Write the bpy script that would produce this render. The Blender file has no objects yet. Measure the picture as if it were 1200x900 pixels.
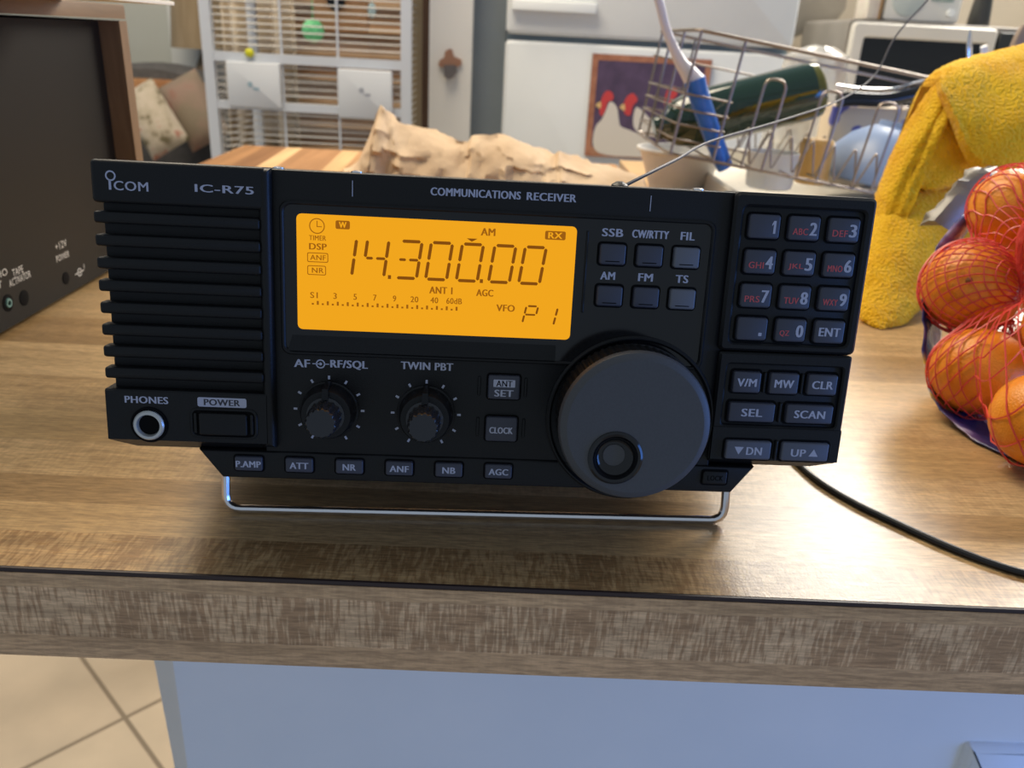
import bpy, bmesh, math, random
from mathutils import Vector, Matrix, noise
random.seed(7)
sc = bpy.context.scene
COL = sc.collection

# ------------------------------------------------------------------ camera, light, exposure
CAM = Vector((0.00366, -0.24438, 0.17769))
FW = Vector((0.01949, 0.92152, -0.38784)); RT = Vector((0.99873, 0.00008, 0.05039)); UP = Vector((-0.04647, 0.38833, 0.92035))
FPX = 964.2
cd = bpy.data.cameras.new('camera'); cam = bpy.data.objects.new('camera', cd); COL.objects.link(cam)
cam.matrix_world = Matrix(((RT.x, UP.x, -FW.x, CAM.x), (RT.y, UP.y, -FW.y, CAM.y), (RT.z, UP.z, -FW.z, CAM.z), (0, 0, 0, 1)))
cd.sensor_width = 36; cd.lens = FPX / 1200 * 36
cd.clip_start = 0.01
cd.dof.use_dof = True; cd.dof.focus_distance = 0.262; cd.dof.aperture_fstop = 20.0
sc.camera = cam

w = bpy.data.worlds.new('daylight'); sc.world = w; w.use_nodes = True
bg = w.node_tree.nodes['Background']; bg.inputs[0].default_value = (0.64, 0.76, 0.90, 1); bg.inputs[1].default_value = 0.46

def area(name, loc, target, sx, sy, power, color):
    d = bpy.data.lights.new(name, 'AREA'); d.shape = 'RECTANGLE'; d.size = sx; d.size_y = sy; d.energy = power; d.color = color
    o = bpy.data.objects.new(name, d); COL.objects.link(o); o.location = loc
    o.rotation_euler = (Vector(target) - Vector(loc)).to_track_quat('-Z', 'Y').to_euler()
    return o
area('kitchen_window_light', (1.55, 2.45, 1.45), (0.1, 0.0, 0.0), 1.3, 1.0, 128, (1.0, 0.94, 0.85))
area('side_window_light', (1.2, -0.17, 0.03), (0.1, 0.0, 0.08), 0.75, 0.6, 10, (0.09, 0.29, 1.0))
area('ceiling_light', (-0.6, 1.3, 1.7), (-0.4, 1.2, 0), 1.2, 1.2, 55, (1.0, 0.86, 0.66))
area('living_room_light', (-1.6, 2.2, 1.5), (-1.5, 3.4, -0.4), 0.9, 0.9, 20, (1.0, 0.88, 0.7))

vs = sc.view_settings
vs.view_transform = 'Standard'; vs.look = 'None'; vs.gamma = 1; vs.use_curve_mapping = False; vs.exposure = 0.0

# ------------------------------------------------------------------ helpers
def at(px, py, Y):
    """the point at depth Y that the photograph shows at px, py"""
    d = FW + RT * ((px - 600) / FPX) - UP * ((py - 450) / FPX)
    return CAM + d * ((Y - CAM.y) / d.y)

ROOT = {}
class MB:
    def __init__(s): s.v = []; s.f = []; s.m = []
    def add(s, vs_, fs, mi=0):
        o = len(s.v); s.v += [Vector(p) for p in vs_]
        for f in fs: s.f.append([o + i for i in f]); s.m.append(mi)
    def build(s, name, mats, parent=None, angle=35, flat=False, origin=None):
        if not isinstance(mats, (list, tuple)): mats = [mats]
        if parent is not None: off = ROOT.get(parent.name, Vector())
        elif origin is not None: off = Vector(origin)
        else:
            xs = [p.x for p in s.v]; ys = [p.y for p in s.v]; zs = [p.z for p in s.v]
            off = Vector(((min(xs) + max(xs)) / 2, (min(ys) + max(ys)) / 2, min(zs)))
        me = bpy.data.meshes.new(name)
        me.from_pydata([p - off for p in s.v], [], s.f)
        for m in mats: me.materials.append(m)
        me.polygons.foreach_set('material_index', s.m)
        bm = bmesh.new(); bm.from_mesh(me)
        bmesh.ops.recalc_face_normals(bm, faces=bm.faces)
        bm.to_mesh(me); bm.free()
        me.polygons.foreach_set('use_smooth', [not flat] * len(me.polygons))
        if not flat: me.set_sharp_from_angle(angle=math.radians(angle))
        me.update()
        o = bpy.data.objects.new(name, me); COL.objects.link(o)
        if parent is not None:
            o.parent = parent; ROOT[o.name] = off
        else:
            o.location = off; ROOT[o.name] = off
        return o

def tag(o, label, cat, group=None, kind=None):
    if label: o['label'] = label
    if cat: o['category'] = cat
    if group: o['group'] = group
    if kind: o['kind'] = kind
    return o
def thing(name, loc, label, cat, group=None):
    o = bpy.data.objects.new(name, None); COL.objects.link(o); o.location = loc; o.empty_display_size = .02
    ROOT[o.name] = Vector(loc)
    return tag(o, label, cat, group)
def struct(name, mb, m, **k):
    o = mb.build(name, m, **k); o['kind'] = 'structure'; return o

def area2(p): return sum(p[i][0] * p[(i + 1) % len(p)][1] - p[(i + 1) % len(p)][0] * p[i][1] for i in range(len(p))) / 2
def ccw(p): return p if area2(p) > 0 else p[::-1]
def inset(p, d):
    """p is CCW; d > 0 moves inwards"""
    n = len(p); out = []
    for i in range(n):
        a = Vector(p[i - 1]); b = Vector(p[i]); c = Vector(p[(i + 1) % n])
        e1 = (b - a).normalized(); e2 = (c - b).normalized()
        n1 = Vector((-e1.y, e1.x)); n2 = Vector((-e2.y, e2.x))
        m = n1 + n2
        if m.length < 1e-6: m = n1
        m.normalize(); k = max(.35, m.dot(n1)); q = b + m * (d / k); out.append((q.x, q.y))
    return out
def rrect(u0, v0, u1, v1, r, seg=4):
    r = min(r, abs(u1 - u0) / 2 - 1e-6, abs(v1 - v0) / 2 - 1e-6); p = []
    for cx, cy, a in ((u1 - r, v1 - r, 0), (u0 + r, v1 - r, 90), (u0 + r, v0 + r, 180), (u1 - r, v0 + r, 270)):
        for k in range(seg + 1):
            t = math.radians(a + 90 * k / seg); p.append((cx + r * math.cos(t), cy + r * math.sin(t)))
    return p
def circ(cx, cy, r, n=32, a0=0):
    return [(cx + r * math.cos(a0 + 2 * math.pi * k / n), cy + r * math.sin(a0 + 2 * math.pi * k / n)) for k in range(n)]
def rings(mb, rs, cap0=False, cap1=False, closed=True, mi=0):
    n = len(rs[0]); vs_ = [p for r in rs for p in r]; fs = []
    for k in range(len(rs) - 1):
        for i in range(n if closed else n - 1):
            j = (i + 1) % n; fs.append([k * n + i, k * n + j, (k + 1) * n + j, (k + 1) * n + i])
    if cap0: fs.append(list(range(n))[::-1])
    if cap1: fs.append([(len(rs) - 1) * n + i for i in range(n)])
    mb.add(vs_, fs, mi)
def prism(mb, poly, n0, n1, tf, bev=0, mi=0, cap0=True):
    poly = ccw(poly); rs = [[tf(a, b, n0) for a, b in poly]]
    if bev:
        s = 1 if n1 > n0 else -1
        rs.append([tf(a, b, n1 - s * bev) for a, b in poly]); q = inset(poly, bev * .35)
        rs.append([tf(a, b, n1 - s * bev * .35) for a, b in q])
        rs.append([tf(a, b, n1) for a, b in inset(poly, bev)])
    else: rs.append([tf(a, b, n1) for a, b in poly])
    rings(mb, rs, cap0, True, mi=mi)
def frame(mb, outer, inner, n0, n1, tf, bev=0, mi=0, ibev=None):
    outer = ccw(outer); inner = ccw(inner); ib = bev if ibev is None else ibev
    rs = [[tf(a, b, n0) for a, b in outer], [tf(a, b, n1 - bev) for a, b in outer], [tf(a, b, n1) for a, b in inset(outer, bev)],
          [tf(a, b, n1) for a, b in inset(inner, -ib)], [tf(a, b, n1 - ib) for a, b in inner], [tf(a, b, n0) for a, b in inner]]
    rings(mb, rs, mi=mi)
def box(mb, x0, y0, z0, x1, y1, z1, mi=0, bev=0):
    if bev:
        prism(mb, rrect(x0, y0, x1, y1, bev, 2), z0 + bev, z1, lambda a, b, n: Vector((a, b, n)), bev, mi)
        return
    v = [(x, y, z) for z in (z0, z1) for x, y in ((x0, y0), (x1, y0), (x1, y1), (x0, y1))]
    mb.add(v, [[3, 2, 1, 0], [4, 5, 6, 7], [0, 1, 5, 4], [1, 2, 6, 5], [2, 3, 7, 6], [3, 0, 4, 7]], mi)
def tube(mb, pts, r, seg=8, closed=False, radii=None, mi=0, flat=1.0):
    pts = [Vector(p) for p in pts]; n = len(pts); rs = []
    t0 = ((pts[1] - pts[-1]) if closed else (pts[1] - pts[0])).normalized()
    nrm = t0.orthogonal().normalized()
    for i in range(n):
        if closed: t = (pts[(i + 1) % n] - pts[i - 1]).normalized()
        else: t = (pts[min(i + 1, n - 1)] - pts[max(i - 1, 0)]).normalized()
        nrm = (nrm - t * nrm.dot(t)); nrm = nrm.normalized() if nrm.length > 1e-6 else t.orthogonal().normalized()
        b = t.cross(nrm); rr = radii[i] if radii else r
        rs.append([pts[i] + (nrm * math.cos(a) + b * math.sin(a) * flat) * rr for a in [2 * math.pi * k / seg for k in range(seg)]])
    if closed: rs.append(rs[0])
    rings(mb, rs, not closed, not closed, mi=mi)
def smooth(pts, k=8, closed=False):
    """Catmull-Rom through points"""
    P = [Vector(p) for p in pts]; n = len(P); out = []
    for i in range(n if closed else n - 1):
        if closed: a, b, c, d = P[i - 1], P[i], P[(i + 1) % n], P[(i + 2) % n]
        else: a, b, c, d = P[max(i - 1, 0)], P[i], P[i + 1], P[min(i + 2, n - 1)]
        for j in range(k):
            t = j / k
            out.append(.5 * ((2 * b) + (c - a) * t + (2 * a - 5 * b + 4 * c - d) * t * t + (3 * b - a - 3 * c + d) * t ** 3))
    if not closed: out.append(P[-1])
    return out
def fillet(pts, r, k=5, closed=False):
    P = [Vector(p) for p in pts]; n = len(P); out = []
    for i in range(n):
        if not closed and i in (0, n - 1): out.append(P[i]); continue
        a, b, c = P[i - 1], P[i], P[(i + 1) % n]
        d1 = (a - b); d2 = (c - b); q = min(r, d1.length * .45, d2.length * .45)
        s = b + d1.normalized() * q; e = b + d2.normalized() * q
        for j in range(k + 1):
            t = j / k; out.append(s * (1 - t) ** 2 + b * 2 * t * (1 - t) + e * t * t)
    return out
def lathe(mb, prof, base, axis, seg=32, mi=0, cap0=True, cap1=True, tooth=None):
    """prof = [(radius, height)] along axis from base"""
    ax = Vector(axis).normalized(); e1 = ax.orthogonal().normalized(); e2 = ax.cross(e1); base = Vector(base); rs = []
    for k, (r, h) in enumerate(prof):
        rs.append([base + ax * h + (e1 * math.cos(a) + e2 * math.sin(a)) * (r * (tooth(i, k) if tooth else 1)) for i, a in enumerate([2 * math.pi * i / seg for i in range(seg)])])
    rings(mb, rs, cap0, cap1, mi=mi)
def ball(mb, c, r, seg=24, rg=14, sc_=(1, 1, 1), mi=0, fn=None):
    c = Vector(c); rs = []
    for j in range(1, rg):
        t = math.pi * j / rg
        rs.append([Vector((math.sin(t) * math.cos(a), math.sin(t) * math.sin(a), math.cos(t))) for a in [2 * math.pi * i / seg for i in range(seg)]])
    vs_ = [p for q in rs for p in q] + [Vector((0, 0, 1)), Vector((0, 0, -1))]
    fs = []
    for k in range(len(rs) - 1):
        for i in range(seg):
            j = (i + 1) % seg; fs.append([k * seg + i, (k + 1) * seg + i, (k + 1) * seg + j, k * seg + j])
    T = len(vs_) - 2
    for i in range(seg):
        fs.append([T, i, (i + 1) % seg]); fs.append([T + 1, (len(rs) - 1) * seg + (i + 1) % seg, (len(rs) - 1) * seg + i])
    vs_ = [c + Vector((p.x * sc_[0], p.y * sc_[1], p.z * sc_[2])) * (r * (fn(p) if fn else 1)) for p in vs_]
    mb.add(vs_, fs, mi)

TC = {}
def glyphs(s, off=0.012):
    key = (s, off)
    if key in TC: return TC[key]
    cu = bpy.data.curves.new('t', 'FONT'); cu.body = s; cu.size = 1; cu.offset = off; cu.resolution_u = 3; cu.space_character = 1.07; cu.fill_mode = 'FRONT'
    o = bpy.data.objects.new('t', cu); COL.objects.link(o); bpy.context.view_layer.update()
    me = bpy.data.meshes.new_from_object(o.evaluated_get(bpy.context.evaluated_depsgraph_get()))
    v = [(p.co.x, p.co.y) for p in me.vertices]; f = [list(p.vertices) for p in me.polygons]
    x0 = min(p[0] for p in v); x1 = max(p[0] for p in v); y0 = min(p[1] for p in v); y1 = max(p[1] for p in v)
    v = [((a - x0) / (x1 - x0), (b - y0) / (y1 - y0)) for a, b in v]
    bpy.data.objects.remove(o); bpy.data.curves.remove(cu); bpy.data.meshes.remove(me)
    TC[key] = (v, f, (x1 - x0) / (y1 - y0)); return TC[key]
def text(mb, s, u0, u1, vt, vb, n, tf, mi=0, off=0.012):
    if s == '1':
        w_ = (u1 - u0); q = [(.28, 1), (.28, 1), (.0, .74), (.0, .60), (.30, .74), (.30, 0), (.72, 0), (.72, 1)]
        q = [q[0]] + q[2:]
        mb.add([tf(u0 + w_ * a, vb + (vt - vb) * b, n) for a, b in q], [[1, 2, 3, 0], [0, 3, 4, 5, 6]], mi); return
    v, f, _ = glyphs(s, 0.0)
    e = abs(vb - vt) * (  .055 if off >= .02 else .03 if off > 0 else 0)
    for k, sh in enumerate((-e, 0, e) if e else (0,)):
        mb.add([tf(u0 + e + (u1 - u0 - 2 * e) * a + sh, vb + (vt - vb) * b, n + k * .002 * (1 if abs(u1 - u0) > .5 else 0)) for a, b in v], f, mi)

# ------------------------------------------------------------------ materials
def M(name, col, rough=.5, metal=0, spec=.5, emit=None, estr=0, trans=0, alpha=1, sheen=0, coat=0, ior=1.45, sss=0):
    m = bpy.data.materials.new(name); m.use_nodes = True; b = m.node_tree.nodes['Principled BSDF']
    b.inputs['Base Color'].default_value = (*col, 1); b.inputs['Roughness'].default_value = rough; b.inputs['Metallic'].default_value = metal
    b.inputs['Specular IOR Level'].default_value = spec; b.inputs['Transmission Weight'].default_value = trans; b.inputs['Alpha'].default_value = alpha
    b.inputs['Sheen Weight'].default_value = sheen; b.inputs['Coat Weight'].default_value = coat; b.inputs['IOR'].default_value = ior
    if emit: b.inputs['Emission Color'].default_value = (*emit, 1); b.inputs['Emission Strength'].default_value = estr
    return m
class N:
    def __init__(s, m): s.t = m.node_tree; s.b = s.t.nodes['Principled BSDF']; s.tc = s.t.nodes.new('ShaderNodeTexCoord')
    def n(s, typ, **k):
        o = s.t.nodes.new('ShaderNode' + typ)
        for a, b in k.items(): setattr(o, a, b)
        return o
    def l(s, a, b): s.t.links.new(a, b)
    def coord(s, scale=(1, 1, 1), rot=(0, 0, 0), loc=(0, 0, 0), src='Object'):
        mp = s.n('Mapping'); mp.inputs['Scale'].default_value = scale; mp.inputs['Rotation'].default_value = rot; mp.inputs['Location'].default_value = loc
        s.l(s.tc.outputs[src], mp.inputs['Vector']); return mp.outputs[0]
    def noise(s, vec, scale, detail=3, rough=.5, dist=0):
        o = s.n('TexNoise'); o.inputs['Scale'].default_value = scale; o.inputs['Detail'].default_value = detail; o.inputs['Roughness'].default_value = rough
        o.inputs['Distortion'].default_value = dist; s.l(vec, o.inputs['Vector']); return o.outputs['Fac']
    def ramp(s, fac, stops, interp='LINEAR'):
        o = s.n('ValToRGB'); cr = o.color_ramp; cr.interpolation = interp
        while len(cr.elements) < len(stops): cr.elements.new(.5)
        for e, (p, c) in zip(cr.elements, stops): e.position = p; e.color = (*c, 1) if len(c) == 3 else c
        s.l(fac, o.inputs[0]); return o.outputs[0]
    def mix(s, fac, a, b, mode='MIX'):
        o = s.n('Mix', data_type='RGBA', blend_type=mode)
        for sock, val in ((o.inputs[0], fac), (o.inputs[6], a), (o.inputs[7], b)):
            if isinstance(val, (int, float)): sock.default_value = val
            elif isinstance(val, tuple): sock.default_value = (*val, 1)
            else: s.l(val, sock)
        return o.outputs[2]
    def math(s, op, a, b=None, c=None):
        o = s.n('Math', operation=op)
        for i, val in enumerate((a, b, c)):
            if val is None: continue
            if isinstance(val, (int, float)): o.inputs[i].default_value = val
            else: s.l(val, o.inputs[i])
        return o.outputs[0]
    def bump(s, h, strength=.3, dist=.001):
        o = s.n('Bump'); o.inputs['Strength'].default_value = strength; o.inputs['Distance'].default_value = dist
        s.l(h, o.inputs['Height']); s.l(o.outputs[0], s.b.inputs['Normal'])
    def base(s, c): s.l(c, s.b.inputs['Base Color'])
def noisy(name, c1, c2, scale, rough=.6, bump=0, bd=.001, stretch=(1, 1, 1), lo=.35, hi=.65, detail=4, **k):
    m = M(name, c1, rough, **k); g = N(m); f = g.noise(g.coord(stretch), scale, detail)
    g.base(g.ramp(f, [(lo, c1), (hi, c2)]))
    if bump: g.bump(f, bump, bd)
    return m

# counter laminate: strips along x, each strip its own tone, some with cross flecks
def laminate(name, axis, edges, tones, gain=1.0, fl=.75):
    m = M(name, (.5, .35, .2), .3, spec=.45); g = N(m)
    sx = g.n('SeparateXYZ'); g.l(g.tc.outputs['Object'], sx.inputs[0])
    c = sx.outputs[axis]; lo, hi = edges[0], edges[-1]
    f = g.math('DIVIDE', g.math('SUBTRACT', c, lo), hi - lo)
    st = [((e - lo) / (hi - lo), t) for e, t in zip(edges[:-1], tones)]
    tone = g.ramp(f, [(p, t[0]) for p, t in st], 'CONSTANT')
    fk = g.ramp(f, [(p, (t[1],) * 3) for p, t in st], 'CONSTANT')
    s = (1, .32, .32) if axis == 1 else (1, 1, .28)
    fl1 = g.noise(g.coord((600, 120, 120) if axis == 1 else (820, 820, 110)), 1, 2)
    big = g.noise(g.coord((38, 14, 14)), 1, 2)
    patch = g.ramp(g.math('ADD', g.math('MULTIPLY', fl1, .7), g.math('MULTIPLY', big, .5)), [(.52, (0, 0, 0)), (.66, (1, 1, 1))])
    gr = g.noise(g.coord((110, 900, 900)), 1, 3, .6, .4)
    grain = g.ramp(gr, [(.36, (.74, .73, .71)), (.64, (1.16, 1.15, 1.12))])
    long_ = g.ramp(g.noise(g.coord((6, 160, 160)), 1, 2), [(.3, (.82, .8, .77)), (.7, (1.13, 1.12, 1.11))])
    col = g.mix(1, g.mix(1, tone, grain, 'MULTIPLY'), long_, 'MULTIPLY')
    dark = g.mix(1, col, (.52, .43, .36), 'MULTIPLY')
    fkm = g.math('MULTIPLY', patch, fk)
    col = g.mix(g.math('MULTIPLY', fkm, fl), col, dark)
    g.base(col); g.bump(g.noise(g.coord((1, 1, 1)), 900, 2), .12, .0004)
    g.l(g.ramp(gr, [(.3, (.34,) * 3), (.7, (.27,) * 3)]), g.b.inputs['Roughness'])
    return m
T1, T2, T3, T4, T5 = (.50, .315, .145), (.54, .35, .165), (.41, .255, .115), (.58, .385, .19), (.51, .33, .15)
top_edges = [-.02, .0148, .0355, .056, .088, .119, .160, .203, .25, .30, .36, .42, .48, .54, .60, .66, .74, .82, .92, 1.02, 1.3]
tt = [T1, T2, T3, T4, T5, T2, T4, T3, T4, T2, T5, T1, T4, T2, T3, T5, T4, T1, T2, T4]
fk_ = [.95, .15, .05, .35, .1, .3, .1, .2, .4, .1, .2, .5, .1, .3, .1, .2, .1, .1, .1, .1]
LAM = laminate('laminate top', 1, top_edges, list(zip(tt, fk_)))
FE = [-.042, -.0285, -.0075, .004]
LAMF = laminate('laminate edge', 2, FE, [((.60, .375, .205), .12), ((.68, .45, .26), 1.0), ((.60, .38, .205), .2)])
DARK = M('seam brown', (.035, .02, .017), .5)
WHITE = noisy('white paint', (.82, .84, .86), (.87, .88, .89), 9, .5)
BLK = noisy('black plastic', (.006, .006, .0065), (.009, .009, .0095), 2500, .42, .25, .00025, spec=.28)
BLKC = noisy('black painted case', (.014, .013, .012), (.022, .02, .018), 3000, .5, .4, .0003)
GLOSS = M('gloss black', (.006, .006, .007), .12)
WELL = M('key gap black', (.003, .003, .0035), .7, spec=.1)
KEYM = M('charcoal key', (.036, .038, .054), .45)
KEYL = M('grey key', (.10, .105, .125), .45)
DIALM = noisy('dial grey', (.054, .054, .058), (.060, .060, .064), 1800, .5, .1, .0002)
INK = M('grey print', (.36, .37, .46), .6)
INKR = M('red print', (.46, .07, .075), .6)
CHROME = M('chrome', (.75, .74, .76), .16, 1)
SILVER = M('jack ring', (.5, .5, .48), .35, .6)
LCD = M('display amber', (.05, .02, .0), .4, spec=.1, emit=(1.0, .43, .012), estr=.86)
SEG = M('display segment', (.08, .03, .002), .5, spec=.1, emit=(.25, .072, .002), estr=.8)
SEG2 = M('display legend', (.08, .03, .002), .5, spec=.1, emit=(.30, .095, .003), estr=1)

# ------------------------------------------------------------------ room
def flat_tf(a, b, n): return Vector((a, b, n))
FLM = M('floor tile', (.6, .5, .38), .35); g = N(FLM)
br = g.n('TexBrick'); br.offset = 0; br.inputs['Scale'].default_value = 1; br.inputs['Mortar Size'].default_value = .004; br.inputs['Brick Width'].default_value = .42; br.inputs['Row Height'].default_value = .42
br.inputs['Color1'].default_value = (.44, .36, .26, 1); br.inputs['Color2'].default_value = (.40, .325, .235, 1); br.inputs['Mortar'].default_value = (.17, .13, .085, 1)
g.l(g.coord((1, 1, 1), (0, 0, math.radians(45)), (.156, -.1556, 0)), br.inputs['Vector'])
g.base(g.mix(1, br.outputs[0], g.ramp(g.noise(g.coord(), 7, 5), [(.3, (.86, .86, .85)), (.7, (1.08, 1.06, 1.04))]), 'MULTIPLY'))
b = MB(); box(b, -3.2, -.9, -1.0, 3.0, 4.4, -.91); struct('floor', b, FLM, origin=(0, 0, 0))
WALLG = noisy('sage wall', (.46, .46, .40), (.50, .50, .44), 3, .8)
WALLB = noisy('tan wall', (.46, .40, .31), (.50, .44, .35), 3, .8)
b = MB(); box(b, -3.2, 4.0, -.91, -.1, 4.1, 1.7); struct('wall_back', b, WALLG)
b = MB(); box(b, -.2, 2.66, -.91, 3.0, 2.76, 1.7); struct('wall_kitchen', b, WALLB)
b = MB(); box(b, -1.61, 3.97, -.91, -1.02, 4.0, 1.7); struct('trim_1', b, noisy('pale wall', (.62, .62, .58), (.66, .66, .62), 3, .8))
b = MB(); box(b, -.195, 1.9, -.91, -.092, 2.66, 1.7); struct('wall_end', b, noisy('cream wall', (.72, .70, .65), (.76, .74, .69), 4, .7))
b = MB(); box(b, -.213, 1.915, -.91, -.195, 2.66, 1.7); struct('trim_2', b, noisy('dark wood trim', (.06, .03, .015), (.10, .05, .025), 30, .5, stretch=(1, 1, .1)))
b = MB(); box(b, -.27, 1.96, -.91, -.213, 2.66, 1.7); struct('wall_side', b, noisy('khaki wall', (.36, .29, .19), (.40, .32, .21), 8, .8))
b = MB(); box(b, -.092, 1.96, -.91, -.012, 2.66, 1.7); struct('gap_shade_strip', b, noisy('slate gap shade', (.17, .20, .22), (.19, .22, .24), 6, .6))  # slate colour paints in the shade of the dim gap beside the refrigerator

# ------------------------------------------------------------------ counter and cabinet
ct = thing('countertop', (0, 0, 0), 'maple strip laminate countertop under the black radio, dark seam along its front edge', 'countertop')
L = [(-.95, -.0055), (1.15, -.0055), (1.15, 1.15), (.19, 1.15), (.19, .645), (-.95, .645)]
b = MB(); prism(b, L, -.036, 0, flat_tf); o = b.build('top_slab', LAM, ct); 
b = MB(); box(b, -.95, -.0066, -.0018, 1.15, -.0055, -.0001); b.build('seam', DARK, ct)
b = MB(); box(b, -.95, -.0070, -.038, 1.15, -.0056, -.0018); b.build('front_edge', LAMF, ct)

cb = thing('counter_base', (.4, .13, -.91), 'white painted panel base standing under the front of the laminate countertop', 'cabinet')
b = MB(); box(b, -.208, .20, -.91, 1.1, .235, -.038); b.build('front_panel', WHITE, cb)
b = MB()
rings(b, [[Vector((-.208, .20, -.91)), Vector((-.208, .235, -.91)), Vector((-.211, .205, -.91))], [Vector((-.208, .20, -.55)), Vector((-.208, .24, -.55)), Vector((-.214, .208, -.55))], [Vector((-.208, .20, -.038)), Vector((-.208, .26, -.038)), Vector((-.2335, .212, -.038))]], True, True)
b.build('corner_return', WHITE, cb)
b = MB(); box(b, .05, .235, -.91, 1.1, .60, -.038); b.build('carcass', WHITE, cb)
# outlet plate
pl = thing('outlet_plate', (.38, .2, -.40), 'white electrical outlet low on the white counter base at the right'   , 'outlet')
c0 = at(1131, 868, .2); c0.x += .0
def tf_pl(a, b_, n): return Vector((c0.x + a, .2 - n, c0.z - b_))
b = MB(); prism(b, rrect(0, 0, .075, .118, .004), 0, .006, tf_pl, .0055); b.build('cover', WHITE, pl)
for vv in (.022, .068):
    b = MB(); prism(b, rrect(.020, vv, .055, vv + .028, .008), .0055, .008, tf_pl, .001)
    for uu in (.030, .043): prism(b, rrect(uu, vv + .008, uu + .002, vv + .018, .0005), .0078, .0082, tf_pl, mi=1)
    b.build('socket', [M('socket blue grey', (.55, .62, .70), .5), DARK], pl)

# ------------------------------------------------------------------ the receiver
EX = Vector((.99932, .03648, -.00557)); EN = Vector((.03690, -.98789, .15073)); EV = Vector((0, -.15083, -.98856))
rad = bpy.data.objects.new('communications_receiver', None); COL.objects.link(rad)
EXo = EX.normalized(); ENo = (EN - EXo * EN.dot(EXo)).normalized(); UPo = EXo.cross(-ENo).normalized()
RO = Vector((0, 0, .0434))
RM = Matrix(((EXo.x, -ENo.x, UPo.x, RO.x), (EXo.y, -ENo.y, UPo.y, RO.y), (EXo.z, -ENo.z, UPo.z, RO.z), (0, 0, 0, 1)))
rad.matrix_world = RM; rad.empty_display_size = .02
tag(rad, 'black communications receiver with glowing amber display, propped on its chrome stand', 'radio receiver')
ROOT[rad.name] = Vector()
def P(u, v, n): return Vector(((u - 120.5) / 1000, -n / 1000, (94 - v) / 1000))
def W2R(p): return RM.inverted() @ Vector(p)

b = MB(); prism(b, rrect(.6, .3, 240.4, 88, 3), -225, -13, P, .8); b.build('case', BLKC, rad)
# centre panel
b = MB()
prism(b, [(49, -.5), (198, -.5), (198, 90.6), (49, 90.6)], -14, 0, P, .6)
prism(b, [(27.3, 90.2), (213.8, 90.2), (206.6, 99.8), (34.8, 99.8)], -13, .5, P, .8)
b.build('front_panel', BLK, rad)
# speaker side
b = MB()
prism(b, rrect(-.4, -.8, 51.5, 12, 1.4), -14, 2.4, P, 1.1)                    # header
prism(b, [(1.4, 10), (50, 10), (50, 72), (1.4, 72)], -14, -1.6, P)             # groove floor
prism(b, [(48.9, -.6), (52.9, -.6), (52.9, 88.5), (48.9, 88.5)], -2, 2.5, P, 1.7)  # right ridge
def sect(u, drop, big):
    return [P(u, 70.2, -14), P(u, 70.2, 2.0), P(u, 70.7, 2.5), P(u, 86.9, 2.5), P(u, 87 + 3.9 * big, 2.5 - 5.5 * big - .2), P(u, 87 + 3.9 * big, -14)]
rings(b, [sect(-.5, 0, 0), sect(1.0, 0, .25), sect(6.2, 0, 1), sect(49.2, 0, 1), sect(50.2, 0, .9)], True, True)
b.build('speaker_surround', BLK, rad)
for i in range(8):
    b = MB(); v0 = 14.4 + 6.95 * i
    prism(b, rrect(-.35, v0, 49.6, v0 + 3.7, .9, 3), -2, 2.5, P, .9); b.build('grille_rib', BLK, rad)
b = MB()
O_ = circ(5.7, 3.9, 1.55, 24); frame(b, O_, circ(5.7, 3.9, 1.1, 24), 2.3, 2.46, P)
prism(b, rrect(5.05, 5.2, 5.75, 8.0, .05, 1), 2.3, 2.46, P)
text(b, 'COM', 6.5, 16.7, 5.3, 8.05, 2.47, P, off=.014)
b.build('brand_lettering', INK, rad); b = MB()
text(b, 'IC-R75', 30.4, 48.0, 5.1, 7.4, 2.47, P, off=.03)
b.build('model_lettering', INK, rad); b = MB()
text(b, 'PHONES', 5.5, 19.2, 72.2, 74.5, 2.56, P, off=.03)
b.build('phones_lettering', INK, rad); b = MB()
prism(b, rrect(28.4, 71.8, 43.9, 74.9, .6), 2.4, 2.56, P)
text(b, 'POWER', 30.4, 41.9, 72.3, 74.4, 2.6, P, 1, off=.03); b.build('power_badge', [INK, M('dark ink', (.03, .03, .04), .6)], rad)
# phones jack, power button
b = MB()
lathe(b, [(4.9e-3, 0), (4.9e-3, 1.1e-3), (4.5e-3, 1.6e-3), (3.7e-3, 1.6e-3), (3.4e-3, 1.0e-3), (3.3e-3, 0)], P(12.9, 81.6, 2.4), (0, -1, 0), 40, 0, True, False)
lathe(b, [(3.4e-3, .2e-3), (3.35e-3, .25e-3)], P(12.9, 81.6, 2.4), (0, -1, 0), 40, 1, True, True)
lathe(b, [(5.9e-3, 0), (5.9e-3, .5e-3), (5.0e-3, .6e-3)], P(12.9, 81.6, 2.4), (0, -1, 0), 40, 1, True, False)
b.build('phones_jack', [SILVER, WELL], rad)
b = MB(); frame(b, rrect(25.8, 75.4, 47.3, 85.4, 2.2), rrect(26.8, 76.2, 46.3, 84.6, 1.6), 2.4, 3.0, P, .25); prism(b, rrect(26.5, 76, 46.6, 84.8, 1.6), 2.3, 2.56, P, mi=1)
pw = b.build('power_switch', [BLK, WELL], rad)
b = MB(); prism(b, rrect(28.9, 76.8, 44.2, 84.1, .7), 2.4, 4.0, P, .5); prism(b, rrect(45.0, 77, 46.0, 83.8, .4), 2.4, 3.2, P, .2); prism(b, rrect(27.1, 77, 28.1, 83.8, .4), 2.4, 3.2, P, .2)
b.build('power_button', BLK, pw)
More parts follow.
